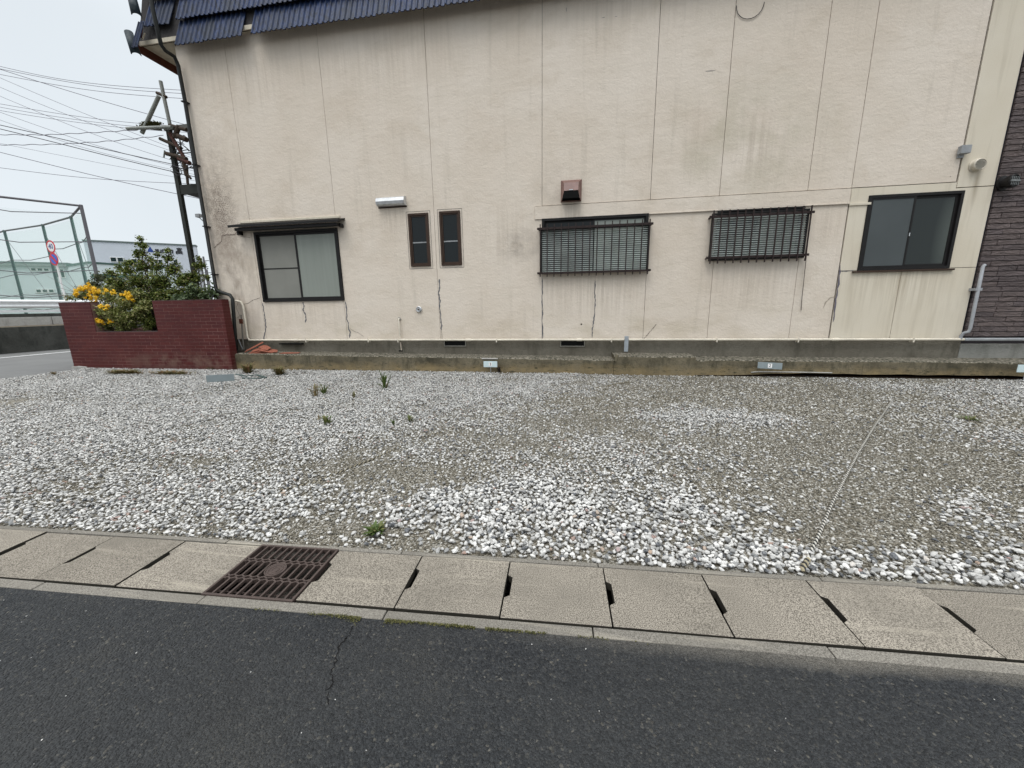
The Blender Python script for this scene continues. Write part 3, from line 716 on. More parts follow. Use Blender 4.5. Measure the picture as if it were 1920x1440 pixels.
# window 1: black sliding window under a small awning
w1 = window(WIN1, BLACKM, .055, W - .035, W + .07, 'black framed sliding window with curtained panes')
xm = -6.92
sub(rect_frame(MB(), -7.99, xm + .03, 1.76, 3.36, W + .035, W + .055, .04), 'sash', BLACKM, w1)
sub(rect_frame(MB(), xm - .03, -5.80, 1.76, 3.36, W + .003, W + .030, .05), 'sash', BLACKM, w1)
sub(MB().box(-7.955, xm - .031, W + .0455, W + .049, 1.80, 3.32), 'insect_screen', SCR1, w1)
sub(MB().box(-7.955, xm - .031, W + .036, W + .0448, 2.52, 2.545), 'screen_bar', BLACKM, w1)
sub(MB().box(xm + .02, -5.85, W + .014, W + .018, 1.81, 3.31), 'pane', CURT, w1)
aw = MB()
aw.add([(-8.50, W - .001, 3.64), (-8.50, W - .30, 3.555), (-5.52, W - .30, 3.555), (-5.52, W - .001, 3.64), (-8.50, W - .001, 3.60), (-8.50, W - .30, 3.50), (-5.52, W - .30, 3.50), (-5.52, W - .001, 3.60)],
       [(0, 1, 2, 3), (7, 6, 5, 4), (1, 5, 6, 2), (0, 4, 5, 1), (2, 6, 7, 3), (3, 7, 4, 0)])
awn = part(aw, 'awning', BLACKM)
sub(MB().box(-8.38, -5.60, W - .24, W - .13, 3.43, 3.498), 'gutter_rail', BLACKM, awn, .006)
sub(MB().box(-8.42, -8.37, W - .14, W - .0005, 3.36, 3.50), 'bracket', BLACKM, awn); sub(MB().box(-5.62, -5.57, W - .14, W - .0005, 3.42, 3.50), 'bracket', BLACKM, awn)
sub(MB().box(-8.40, -5.64, W - .035, W - .001, 3.641, 3.70), 'mortar_flashing', RENDER, awn, .01)
# windows 2 and 3: narrow brown casements
for R_ in (WIN2, WIN3):
    w = window(R_, BROWNM, .045, W - .03, W + .07, 'narrow brown framed window with dark wired glass' if R_ is WIN2 else None)
    x0, x1, z0, z1 = R_
    sub(rect_frame(MB(), x0 + .048, x1 - .048, z0 + .048, z1 - .048, W - .012, W + .02, .032), 'sash', BROWNM, w)
    sub(MB().box(x0 + .08, x1 - .08, W + .005, W + .009, z0 + .08, z1 - .08), 'pane', GLD, w)
    sub(MB().box(x0 + .081, x1 - .081, W - .004, W + .0045, z0 + .53, z0 + .555), 'glazing_bar', PVCG, w)
    mb = MB(); rect_frame(mb, x0 - .045, x1 + .045, z0 - .05, z1 + .045, W - .004, W - .0005, .006); part(mb, 'render_line', JOINT)
if True:
    part(MB().box(WIN2[0] + .12, WIN2[1] - .13, W + .010, W + .1, WIN2[2] + .08, WIN2[2] + .24), 'cardboard_box', CREAMB)
# windows 4 and 5: louvres behind bars
def louvre(rect, z_lo, z_hi, bars_x0, bars_x1, n, rail_lo, rail_hi, bz0, bz1, pitch, label, ext=.07):
    x0, x1, z0, z1 = rect
    w = window(rect, BLACKM, .05, W - .03, W + .07)
    sub(rect_frame(MB(), x0 + .055, (x0 + x1) / 2 + .02, z0 + .055, z1 - .055, W + .03, W + .05, .035), 'sash', BLACKM, w)
    sub(rect_frame(MB(), (x0 + x1) / 2 - .02, x1 - .055, z0 + .055, z1 - .055, W + .0, W + .022, .035), 'sash', BLACKM, w)
    sub(MB().box(x0 + .09, (x0 + x1) / 2 - .0, W + .0385, W + .042, z0 + .09, z1 - .09), 'pane', GLD, w)
    sub(MB().box((x0 + x1) / 2 + .015, x1 - .09, W + .009, W + .013, z0 + .09, z1 - .09), 'pane', CURT, w)
    sx0, sx1 = bars_x0 + .0, bars_x1 + .012
    g = part(rect_frame(MB(), sx0, sx1, z_lo - .03, z_hi + .03, W - .10, W - .04, .03), 'louvre_screen', BLACKM)
    z = z_lo + .01; me = None
    while z < z_hi - .01:
        for a, b in ((sx0 + .032, (x0 + x1) / 2 - .012), ((x0 + x1) / 2 + .012, sx1 - .032)):
            sub(MB().add([(a, W - .088, z - .004), (b, W - .088, z - .004), (b, W - .052, z + .026), (a, W - .052, z + .026), (a, W - .084, z - .008), (b, W - .084, z - .008), (b, W - .048, z + .022), (a, W - .048, z + .022)],
                [(0, 1, 2, 3), (7, 6, 5, 4), (0, 4, 5, 1), (1, 5, 6, 2), (2, 6, 7, 3), (3, 7, 4, 0)]), 'slat', SLATD if (a > (x0 + x1) / 2 or random.random() < .12) and rect is WIN4 else SLAT, g)
        z += pitch
    gl_ = part(MB().box(bars_x0 - ext, bars_x1 + ext, W - .160, W - .135, rail_hi, rail_hi + .045), 'window_grille', DKBROWN); gl_['label'] = label
    sub(MB().box(bars_x0 - ext, bars_x1 + ext, W - .160, W - .135, rail_lo, rail_lo + .045), 'rail', DKBROWN, gl_)
    for xx in (bars_x0 - ext + .02, bars_x1 + ext - .05):
        for zz in (rail_lo, rail_hi): sub(MB().box(xx, xx + .03, W - .1345, W - .0005, zz + .005, zz + .035), 'bracket', DKBROWN, gl_)
    me = MB().box(-.010, .010, -.012, .012, bz0, bz1).mesh('bar', DKBROWN)
    for i in range(n):
        o = inst('bar', me, None, (bars_x0 + (bars_x1 - bars_x0) * i / (n - 1), W - .1725, 0)); par(o, gl_)
louvre(WIN4, 2.23, 3.13, wx(1013, 480, W - .16), wx(1216, 470, W - .16), 16, 2.19, 3.13, 2.13, 3.24, .0435, 'dark brown barred grille in front of the wide louvred window')
louvre(WIN5, 2.40, 3.27, wx(1335, 440, W - .16), wx(1515, 440, W - .16), 13, 2.40, 3.20, 2.30, 3.34, .0435, 'dark brown barred grille in front of the smaller louvred window')
# window 6: dark sliding window
w6 = window(WIN6, BLACKM, .05, W - .02, W + .07, 'dark sliding window with a grey insect screen')
xm = 6.37
sub(rect_frame(MB(), 5.645, xm + .03, 2.145, 3.445, W - .012, W + .008, .03), 'sash', BLACKM, w6)
sub(rect_frame(MB(), xm - .035, 7.115, 2.145, 3.445, W + .02, W + .045, .045), 'sash', BLACKM, w6)
sub(MB().box(5.675, xm + .0, W - .003, W + .001, 2.175, 3.415), 'insect_screen', SCREEN, w6)
sub(MB().box(xm + .011, 7.07, W + .030, W + .034, 2.19, 3.40), 'pane', GLD6, w6)
sub(MB().box(xm + .008, xm + .022, W - .022, W - .0125, 2.72, 2.78), 'latch', ALU, w6)
part(MB().box(5.50, 7.24, W - .05, W - .0005, 2.055, 2.086), 'sill', BROWNM, bevel=.003)
# narrow moulding right of the lintel band
part(MB().box(5.262, 5.64, W - .022, W - .0005, 3.33, 3.375), 'moulding', RENDER, bevel=.004)
part(MB().box(1.5, 5.262, W - .034, W - .0225, 3.362, 3.385), 'moulding', STUCCO, bevel=.003)
# fittings on the wall
v = MB(); L_ = 12
def hood_profile():                                   # half-round aluminium vent cover
    return [(W - .001, 3.83), (W - .10, 3.83), (W - .135, 3.86), (W - .15, 3.92), (W - .13, 3.99), (W - .08, 4.02), (W - .001, 4.035)]
pr = hood_profile(); xa, xb = -4.62, -3.93
v.add([(xa, y, z) for y, z in pr] + [(xb, y, z) for y, z in pr], [tuple(range(6, -1, -1)), tuple(range(7, 14))] + [(i, i + 1, i + 8, i + 7) for i in range(6)])
vc = part(v, 'vent_cover', ALU); sub(MB().box(xa - .012, xb + .012, W - .012, W - .0008, 3.80, 3.832), 'mounting_plate', BROWNM, vc)
# rose brown range hood
hx0, hx1, hz0, hz1 = -.36, .085, 3.70, 4.14
hv = MB().add([(hx0, W - .002, hz0), (hx1, W - .002, hz0), (hx1, W - .002, hz1), (hx0, W - .002, hz1),
               (hx0 + .015, W - .05, hz0 + .015), (hx1 - .015, W - .05, hz0 + .015), (hx1 - .03, W - .05, hz1 - .03), (hx0 + .03, W - .05, hz1 - .03)],
              [(0, 1, 5, 4), (1, 2, 6, 5), (2, 3, 7, 6), (3, 0, 4, 7)])
hv.add([(hx0 + .015, W - .05, hz0 + .015), (hx0 + .03, W - .05, hz1 - .03), (hx1 - .03, W - .05, hz1 - .03), (hx1 - .015, W - .05, hz0 + .015),
        (hx0 + .04, W - .24, hz0 + .02), (hx0 + .075, W - .24, hz0 + .17), (hx1 - .075, W - .24, hz0 + .17), (hx1 - .04, W - .24, hz0 + .02),
        (hx0 + .065, W - .16, hz1 - .09), (hx1 - .065, W - .16, hz1 - .09)],
       [(0, 4, 5, 8, 1), (2, 9, 6, 7, 3), (1, 8, 9, 2), (8, 5, 6, 9)])
hd_ = part(hv, 'range_hood', HOODM)
sub(MB().box(hx0 + .03, hx1 - .03, W - .045, W - .03, hz0 + .02, hz1 - .05), 'duct', DARK, hd_)
sub(MB().add([(hx0 + .045, W - .235, hz0 + .02), (hx0 + .08, W - .235, hz0 + .165), (hx1 - .08, W - .235, hz0 + .165), (hx1 - .045, W - .235, hz0 + .02)], [(0, 1, 2, 3)]), 'opening', DARK, hd_)
sub(MB().box((hx0 + hx1) / 2 - .04, (hx0 + hx1) / 2 + .04, W - .246, W - .2405, hz0 + .175, hz0 + .19), 'maker_plate', ALU, hd_)
# small junction box and round vents
jb = part(MB().box(6.90, 7.06, W - .11, W - .0305, 4.11, 4.25), 'junction_box', PVCG, bevel=.008); sub(MB().box(6.93, 7.02, W - .03, W - .001, 4.06, 4.19), 'bracket', PVCG, jb)
def round_vent(x, z, r, y, mat, slatmat, out=.09, n=7):
    a = MB().lathe((x, y - .001, z), (0, -1, 0), [(r + .01, 0), (r + .012, .015), (r, .02), (r, out), (r - .012, out + .012), (r - .018, out), (0, out - .012)], 28)
    rv = part(a, 'round_vent', mat)
    for i in range(n):
        zz = -r + .03 + (2 * r - .06) * i / (n - 1); hw_ = math.sqrt(max(.0004, (r - .022) ** 2 - zz * zz))
        sub(MB().bar((x - hw_, y - out - .004, z + zz), (x + hw_, y - out - .004, z + zz), .010, .006), 'slat', slatmat, rv)
    return rv
round_vent(wx(1834, 309, W - .05), wz(1834, 309, W - .05), .10, W, PVC, simple('vent_slat_dark', (.25, .24, .21)))  # slats a darker tone than the cream vent body
# round pipe end cap and stub pipes low on the wall
px_, pz_ = wx(786, 580), wz(786, 580)
ec = part(MB().lathe((px_, W - .0005, pz_), (0, -1, 0), [(.075, 0), (.075, .03), (.06, .045), (.05, .03), (.036, .028), (.03, .05), (0, .052)], 24), 'pipe_end', ALU)
sub(MB().lathe((px_, W - .052, pz_), (0, -1, 0), [(.012, 0), (.02, .004), (0, .006)], 12), 'bolt', BROWNM, ec)
for (a, b, r) in ((1110 - 20, 608, .018),): part(MB().lathe((wx(a, b), W - .0008, wz(a, b)), (0, -1, 0), [(r, 0), (r, .002), (0, .0022)], 12), 'drill_hole', DARK)
sx_, sz_ = wx(749, 598), wz(749, 598)
sp1 = part(MB().tube([(sx_, W - .001, sz_), (sx_, W - .05, sz_), (sx_ + .005, W - .06, sz_ - .03), (sx_ + .01, W - .06, .80)], .018, 8), 'stub_pipe', PVC)
sub(MB().lathe((sx_, W - .0006, sz_), (0, -1, 0), [(.05, 0), (.045, .012), (.02, .016)], 16), 'collar', simple('grey_collar', (.3, .28, .25)), sp1)
sub(MB().tube([(sx_ + .01, W - .06, .66), (sx_ + .02, W - .06, .46), (sx_ + .02, W - .10, .44)], .014, 8), 'tail_pipe', simple('stained_pipe', (.35, .30, .24)), sp1)
sub(MB().box(sx_ - .03, sx_ + .06, W - .11, W - .075, .43, .46), 'tap_foot', DARK, sp1)
# cream pipe along the foundation, with clips
PZ = .715
mp = part(MB().tube([(-8.42, W - .07, PZ), (7.62, W - .07, PZ)], .027, 10), 'base_pipe', PVC)
for xx in (-5.15, -4.1 - .25, -2.35 + .85 - .35, .82, 3.05, 4.65, 6.75, -6.9):
    sub(MB().box(xx - .012, xx + .012, W - .1, W - .0, PZ - .055, PZ + .032), 'clip', PVC, mp)
for xx in (-2.55, .1, 5.35, -7.2): sub(MB().tube([(xx - .06, W - .07, PZ), (xx + .06, W - .07, PZ)], .034, 10), 'pipe_joint', PVC, mp)
part(MB().box(7.62, 10.5, W - .10, W - .045, PZ - .03, PZ + .03), 'grey_pipe', PVCG, bevel=.02)
bk = MB(); bx_ = wx(1174, 650, W - .10)
part(bk.box(bx_ - .045, bx_ + .045, W - .115, W - .10, .45, .80), 'steel_bracket', simple('galvanised_bracket', (.30, .33, .36), .5, .5), bevel=.004)
# pipes at the left corner
dp = part(MB().tube([ony(279, -30, 8.50), ony(287, 20, 8.50), ony(302, 84, 8.52), ony(310, 95, 8.60), ony(327, 106, 8.86), ony(334, 122, 8.90), ony(347, 190, 8.91), ony(405, 541, 8.90), ony(409, 546, 8.88), ony(431, 553, 8.70), ony(436, 560, 8.66), ony(443, 655, 8.64), ony(440, 660, 8.62), ony(431, 663, 8.58)], .041, 10), 'downpipe', simple('black_downpipe', (.013, .014, .013), .5, .25))
for a in (.15, .42, .7, .93):
    p = ony(334, 122, 8.90) * (1 - a) + ony(405, 541, 8.90) * a
    sub(MB().box(p[0] - .05, p[0] + .05, 8.855, W - .0005, p[2] - .012, p[2] + .012), 'clip', BLACKM, dp)
part(MB().tube([ony(441, 564, 8.93), ony(452, 566, 8.93), ony(456, 574, 8.93), ony(464, 632, 8.93), ony(468, 638, 8.93), (-8.42, W - .07, PZ)], .028, 8), 'corner_pipe', PVC)
part(MB().tube([ony(452, 590, 8.86), ony(457, 655, 8.86), ], .018, 6), 'grey_conduit', simple('dull_conduit', (.16, .15, .13)))
part(MB().tube([ony(447, 636, 8.80), ony(455, 655, 8.80)], .012, 6), 'grey_conduit', PVCG)
part(MB().box(*sorted((wx(449, 600, 8.8), wx(454, 600, 8.8))), 8.78, 8.82, *sorted((wz(450, 598, 8.8), wz(450, 607, 8.8)))), 'red_valve', RUSTB)
# foundation
o = part(MB().box(-9.40, 7.66, W + .022, W + .28, 0, ZB + .0), 'foundation', FOUND)
for a, b in ((-3.19, -2.63), (-.34, .23)):
    o = part(rect_frame(MB(), a, b, .55, .705, W - .004, W + .021, .018), 'floor_vent', simple('vent_frame', (.22, .21, .18)))
    sub(MB().box(a + .02, b - .02, W + .012, W + .0205, .57, .685), 'opening', DARK, o)
part(MB().box(-7.72, -7.05, W - .07, W + .015, .60, .63), 'drip_rail', DARK)
# cracks: raised sealant beads and open hair cracks
def ribbon(pts, w, name, mat, y=W - .004, jag=.35, sub_n=5, thick=.0035):
    P_ = [np.array([wx(*p), wz(*p)]) for p in pts]; Q = []
    for i in range(len(P_) - 1):
        for k in range(sub_n): Q.append(P_[i] + (P_[i + 1] - P_[i]) * k / sub_n)
    Q.append(P_[-1]); Q = [q + np.array([random.uniform(-jag, jag), random.uniform(-jag, jag)]) * w for q in Q]
    vv = []; fs = []; n = len(Q)
    for i, q in enumerate(Q):
        d = Q[min(i + 1, n - 1)] - Q[max(i - 1, 0)]; d = d / (np.linalg.norm(d) + 1e-9); nrm = np.array([-d[1], d[0]])
        ww = w * random.uniform(.45, 1.25) * (.35 if i in (0, n - 1) else 1)
        for s_ in (-.5, .5):
            e = q + nrm * ww * s_; vv.append((e[0], y, e[1]))
            vv.append((e[0], y + thick, e[1]))
    for i in range(n - 1):
        a = i * 4; b = a + 4
        fs += [(a, b, b + 2, a + 2), (a, a + 1, b + 1, b), (a + 2, b + 2, b + 3, a + 3)]
    return part(MB().add(vv, fs), name, mat)
Z4 = lambda L: [(400 + x / 3.84, 350 + y / 3.84) for x, y in L]
Z5 = lambda L: [(900 + x / 3.428, 300 + y / 3.428) for x, y in L]
Z6 = lambda L: [(1300 + x / 3.0, 250 + y / 3.0) for x, y in L]
for L in ([(355, 840), (365, 900), (374, 960), (379, 1010), (371, 1060), (362, 1115)], [(645, 832), (652, 860), (648, 890), (663, 920), (668, 950), (663, 980)],
          [(952, 830), (962, 890), (960, 950), (972, 980), (973, 1020), (985, 1040), (983, 1090)], [(1625, 662), (1628, 720), (1622, 770), (1632, 820), (1630, 880), (1638, 940), (1645, 1000), (1641, 1030)]):
    ribbon(Z4(L), .032, 'sealed_crack', SEAL)
ribbon(Z4([(1641, 1030), (1650, 1105)]), .012, 'hair_crack', HAIR)
ribbon(Z5([(398, 762), (402, 850), (398, 900), (403, 960), (400, 1030), (404, 1145)]), .022, 'sealed_crack', SEAL)
ribbon(Z5([(742, 775), (735, 850), (742, 900), (738, 980), (730, 1040), (722, 1090), (722, 1140)]), .024, 'sealed_crack', SEAL)
ribbon(Z5([(1135, 1052), (1100, 1095), (1070, 1130), (1040, 1160)]), .012, 'hair_crack', HAIR)
ribbon(Z4([(190, 300), (155, 343), (110, 347), (65, 350), (58, 392), (25, 425), (5, 440)]), .028, 'hair_crack', simple('brown_crack', (.20, .16, .13)))
ribbon(Z4([(270, 365), (210, 360), (165, 345)]), .010, 'hair_crack', HAIR); ribbon(Z4([(340, 800), (290, 815), (250, 840), (215, 845), (180, 800)]), .010, 'hair_crack', HAIR)
ribbon(Z4([(985, 1020), (1010, 1040), (1040, 1050), (1085, 1080)]), .007, 'hair_crack', HAIR)
ribbon(Z4([(180, 830), (165, 870), (190, 930), (170, 950)]), .010, 'hair_crack', HAIR)
ribbon(Z6([(827, 740), (822, 800), (812, 870), (802, 930), (793, 1010), (785, 1060)]), .030, 'sealed_crack', simple('violet_sealant', (.12, .11, .14)), sub_n=3)
ribbon(Z6([(828, 775), (862, 775), (900, 772)]), .016, 'sealed_crack', SEAL)
ribbon(Z6([(795, 920), (770, 925), (745, 950), (730, 985)]), .022, 'hair_crack', simple('scar_plaster', (.36, .31, .25)), y=W - .003, jag=.1)
part(MB().tube([(wx(1518, 425, W - .1), W - .1, wz(1518, 425, W - .1)), (wx(1502, 560), W - .03, wz(1502, 560)), (wx(1501, 582), W - .02, wz(1501, 582))], .006, 6), 'hanging_cord', DKBROWN)
part(MB().tube([(wx(1408, -10) + .24 * math.cos(a), W - .015, 6.95 + .24 * math.sin(a)) for a in np.linspace(math.pi * 1.0, math.pi * 2, 12)], .006, 5), 'wire_loop', CABLE)
# small scars and stains that stand proud of nothing: chips of render
for (a, b, w_, h_) in ((1131, 33, .07, .02), (1155, 31, .05, .012), (1331, 133, .22, .03), (1062, 18, .02, .10), (1782, 331, .03, .02), (1074, 573, .02, .01), (959, 589, .01, .01)):
    mb = MB(); n = 9; cx_, cz_ = wx(a, b), wz(a, b)
    mb.prism([(cx_ + w_ / 2 * math.cos(t_) * random.uniform(.6, 1.1), cz_ + h_ / 2 * math.sin(t_) * random.uniform(.5, 1.1)) for t_ in np.linspace(0, 6.283, n, endpoint=False)], W - .002, W - .0005)
    part(mb, 'plaster_scar', simple('scar', (.30, .27, .24)))

# ---- roof: near-upright tiled skirt in courses, damaged at its left end
EY, EZ = 8.74, 7.49                                  # front of the eave
SL = math.radians(76); up_y, up_z = math.cos(SL), math.sin(SL)
TL, EXPO, TW = .66, .60, .2475
def tile_mesh(wd, name, wob=0):
    n = 12; prof = []
    for i in range(n + 1):
        u_ = i / n; prof.append((u_ * wd, (0, .030, .034, .006, .004, .005, .008, .030, .032, .005, .003, .004, .004)[i]))
    vv = []
    for (z_, off) in ((0, 0.0), (TL, -.045)):
        for dx, hgt in prof: vv.append((dx, -(hgt + .02 + off), z_))
    for (z_, off) in ((0, 0.0), (TL, -.045)):
        for dx, hgt in prof: vv.append((dx, -(hgt + .003 + off), z_))
    k = n + 1
    fs = [(i, i + 1, k + i + 1, k + i) for i in range(n)] + [(2 * k + i + 1, 2 * k + i, 3 * k + i, 3 * k + i + 1) for i in range(n)]
    fs += [(i + 1, i, 2 * k + i, 2 * k + i + 1) for i in range(n)] + [(0, k, 3 * k, 2 * k), (n, 2 * k + n, 3 * k + n, k + n)]
    return MB().add(vv, fs, False).mesh(name, TILE)
TM = tile_mesh(TW + .004, 'roof_tile')
tilt = math.pi / 2 - SL
_f = lambda d, z_: (EY + d + (z_ - EZ) / math.tan(SL), z_)
_v = [(x, *_f(d, z_)) for d in (.10, .17) for x, z_ in ((-10.32, EZ + .2), (7.9, EZ + .2), (7.9, EZ + 2.6), (-10.32, EZ + 2.6))]
roof = part(MB().add(_v, [(0, 1, 2, 3), (7, 6, 5, 4), (0, 4, 5, 1), (1, 5, 6, 2), (2, 6, 7, 3), (3, 7, 4, 0)]), 'roof', FELT)
X0T = -9.16
def put_tile(x, course, rz=0, drop=0):
    o = inst('roof_tile', TM, None, (x + random.uniform(-.003, .003), EY + course * EXPO * up_y - course * .012 + random.uniform(-.004, .004), EZ - .03 + course * EXPO * up_z + random.uniform(-.008, .008) - drop),
             (-tilt - .06 + random.uniform(-.01, .01), rz + random.uniform(-.008, .008), 0)); par(o, roof); return o
NT = 40
for i in range(NT):
    x = X0T + i * TW
    if i not in (7,): put_tile(x, 0)
    put_tile(x, 1); 
    if i < 30: put_tile(x, 2)
for x, rz in ((-10.02, .02), (-9.80, -.02), (-9.60, .05)): put_tile(x - .02, 1, rz, .04)
put_tile(-9.98, 2); put_tile(-9.72, 2); put_tile(-9.46, 2)
mb = MB()
for c_ in range(3):
    x = X0T + NT * TW if c_ < 2 else X0T + 30 * TW
    while x < 7.7:
        n = len(TM.vertices); R_ = Matrix.LocRotScale(Vector((x, EY + c_ * EXPO * up_y - c_ * .012, EZ + c_ * EXPO * up_z)), Matrix.Rotation(-tilt - .06, 3, 'X').to_euler(), Vector((1, 1, 1)))
        mb.add([R_ @ v_.co for v_ in TM.vertices], [tuple(p.vertices) for p in TM.polygons]); x += TW
o = mb.build('roof_tiles', TILE, fix=False); par(o, roof); o['kind'] = 'stuff'
part(MB().box(-10.30, 7.8, EY + .115, EY + .145, EZ + .165, EZ + .25), 'fascia_board', CREAMB)
part(MB().box(-10.28, 7.8, EY + .1455, W + .029, EZ + .20, EZ + .215), 'soffit', CREAMB)
part(MB().box(-10.28, -9.461, W + .0295, 13.2, EZ + .20, EZ + .215), 'soffit', CREAMB)
part(MB().box(-10.33, -10.281, EY + .05, 13.2, EZ + .03, EZ + .26), 'verge_board', RUSTB)
part(MB().box(-9.46, 7.6, W + .03, 17, 7.70, 7.76), 'ceiling_slab', FELT)
rr = part(MB().add([(-10.3, EY + .9, EZ + 2.62), (7.9, EY + .9, EZ + 2.62), (7.9, 13, 11.6), (-10.3, 13, 11.6), (7.9, 17.5, 8), (-10.3, 17.5, 8)], [(0, 1, 2, 3), (3, 2, 4, 5)]), 'upper_roof', FELT)
# verge tiles hanging off the broken end
def half_barrel(x, y, z, r, L, rot, name='verge_tile', mat=TILEG):
    mb = MB(); n = 9; v_ = []
    for t_ in (0, L):
        rr_ = r * (1.12 if t_ == 0 else .96)
        for q in (rr_, rr_ - .018):
            for i in range(n): a = math.pi * i / (n - 1); v_.append((math.cos(a) * q, -math.sin(a) * q, t_))
    fs = []
    for i in range(n - 1):
        fs += [(i, i + 1, 2 * n + i + 1, 2 * n + i), (n + i + 1, n + i, 3 * n + i, 3 * n + i + 1), (i + 1, i, n + i, n + i + 1), (2 * n + i, 2 * n + i + 1, 3 * n + i + 1, 3 * n + i)]
    fs += [(0, 2 * n, 3 * n, n), (n - 1, 2 * n - 1, 4 * n - 1, 3 * n - 1)]
    o = mb.add(v_, fs, True).build(name, mat); o.location = (x, y, z); o.rotation_euler = rot; par(o, roof); return o
p = ony(240, 100, 8.66); half_barrel(p[0] + .15, 8.72, p[2] - .02, .085, .50, (-.22, -.12, .9))
p = ony(238, 38, 8.66); half_barrel(p[0] + .17, 8.76, p[2] + .12, .085, .5, (-.25, -.05, .9))
half_barrel(p[0] + .22, 8.95, p[2] + .60, .10, .6, (-.2, .02, .3), mat=simple('mossy_tile', (.07, .085, .075), .6, .3))
o = inst('verge_tile', TM, None, (ony(251, 94, 8.66)[0], 8.66, ony(251, 94, 8.66)[2] + .02), (-tilt, .1, -.3), (.9, 1, .95)); par(o, roof)
for i in range(5):
    p = ony(258 + i * 2.2, 62 + i * 3, 8.74); part(MB().bar(p, p + np.array([random.uniform(-.12, .1), .03, random.uniform(.1, .22)]), .035, .012), 'splintered_batten', RUSTB if i % 2 else CREAMB)
# small flood lamp on a bracket far behind the corner
fl = ond(373, 406, 14)
fo = empty('flood_lamp', fl); tag(fo, 'tiny pale floodlight sticking out beyond the left corner downpipe of the house', 'lamp')
MB().box(-.10, .08, -.06, .06, -.03, .09).build('lamp_head', PVCG, fo, bevel=.01); MB().bar((0, 0, -.03), (.35, .15, -.45), .03, .03).build('bracket', PVCG, fo)

# ================================================================== NEIGHBOUR HOUSE (right)
nb = empty('brown_sided_house', (9.5, W + 1, 0)); tag(nb, 'neighbouring house clad in brown purple split stone siding at the right edge', 'house')
o = MB().box(7.68, 13, W + .05, 16, .62, 9.5).build('wall', simple('siding_joint', (.03, .027, .03), .9, .1)); par(o, nb)
o = MB().box(7.665, 13, W + .02, 16.1, 0, .62).build('foundation', concrete('grey_foundation', (.24, .24, .22), (.29, .285, .265), (.17, .17, .15))); par(o, nb)
o = MB().box(7.64, 7.679, W + .06, 16, .7, 9.5).build('gap_trim', simple('purple_trim', (.06, .055, .085))); par(o, nb)
z = .765; r = 0
while z < 6.35:
    rh = .0965; x = 7.685; xr = 7.68 + (8.98 - 7.68) * 1.0 + .35 - max(0, (z - 3.0)) * .28
    x -= random.uniform(0, .2); first = True
    while x < xr:
        L = random.choice((.455, .455, .6, .3)); a = max(x, 7.686); b = x + L - .004
        if b - a > .05:
            dy = random.uniform(0, .012); e = .004; mb = MB()
            ym = W + .012 + dy
            mb.add([(a, W + .049, z), (b, W + .049, z), (b, W + .049, z + rh - .008), (a, W + .049, z + rh - .008),
                    (a + e, ym + .012, z + e), (b - e, ym + random.uniform(0, .015), z + e), (b - e, ym + random.uniform(0, .012), z + rh - .008 - e), (a + e, ym + random.uniform(-.004, .01), z + rh - .008 - e)],
                   [(0, 1, 5, 4), (1, 2, 6, 5), (2, 3, 7, 6), (3, 0, 4, 7), (4, 5, 6), (4, 6, 7)])
            o = mb.build('siding_stone', SIDING); par(o, nb)
        x += L
    z += rh; r += 1
DPI = simple('grey_vinyl_pipe', (.30, .31, .33), .45, .4)
o = MB().tube([ony(1846, 497, 8.9), ony(1843, 500, 8.88), ony(1819, 616, 8.88), ony(1816, 622, 8.88), ony(1807, 624, 8.90), ony(1802, 630, 8.93), (wx(1800, 640, 8.93), 8.93, PZ)], .028, 10).build('drain_pipe', DPI); par(o, nb)
o = MB().box(*sorted((wx(1828, 543, 8.88), wx(1840, 543, 8.88))), 8.86, W + .01, *sorted((wz(1833, 540, 8.88), wz(1833, 545, 8.88)))).build('pipe_clip', DPI); par(o, nb)
def dvent():
    p = ony(1897, 339, 8.86)
    a = MB().lathe((p[0] - .0, W + .02, p[2]), (.25, -1, 0), [(.13, 0), (.13, .02), (.085, .03), (.085, .09), (.11, .10), (.115, .17), (.10, .18), (.095, .165), (0, .16)], 24)
    o = a.build('round_vent', BLACKM); par(o, nb)
    for k in range(-2, 3):
        q = Vector((p[0] + .042, W - .155, p[2])); sub_ = MB().bar(q + Vector((k * .035, k * .009, -.07)), q + Vector((k * .035, k * .009, .07)), .012, .006).build('slat', simple('vent_grey', (.14, .15, .15))); par(sub_, o)
    s = MB().bar(Vector((p[0] - .045, W - .18, p[2])), Vector((p[0] + .13, W - .135, p[2])), .02, .03).build('bracket', simple('vent_grey2', (.18, .19, .19))); par(s, o)
dvent()

# ================================================================== LOW CONCRETE LEDGE in front of the house
def ledge(xa, xb, za, zb, y0=8.42, bottom=None, name='ledge_segment', parent=None):
    n = max(4, int((xb - xa) / .12)); ny = 5; rr_ = random.Random(int(xa * 10)); vv = []; 
    def prof(x, zt):
        b = bottom(x) if bottom else -.05
        wob = (L1(x * 2 + 40, 3.3) - .5) * .03; chip = .018 + .03 * max(0, L2(x * 5 + 9, 1.5) - .62) * 3
        zz = zt + (L3(x * 3, 7.7) - .5) * .014
        return [(y0 + wob, b), (y0 + wob * .5 + .004, b + (zz - b) * .45), (y0 + wob, zz - chip), (y0 + wob + .018 + chip * .6, zz), (W + .02, zz + .004)] + ([(W + .02, b)])
    for i in range(n + 1):
        x = xa + (xb - xa) * i / n; zt = za + (zb - za) * i / n
        vv += [(x, y, z_) for y, z_ in prof(x, zt)]
    k = 6; fs = [(i * k + j, i * k + (j + 1) % k, (i + 1) * k + (j + 1) % k, (i + 1) * k + j) for i in range(n) for j in range(k)]
    fs += [tuple(range(k)), tuple(range(n * k + k - 1, n * k - 1, -1))]
    return MB().add(vv, fs).build(name, LEDGE, parent)
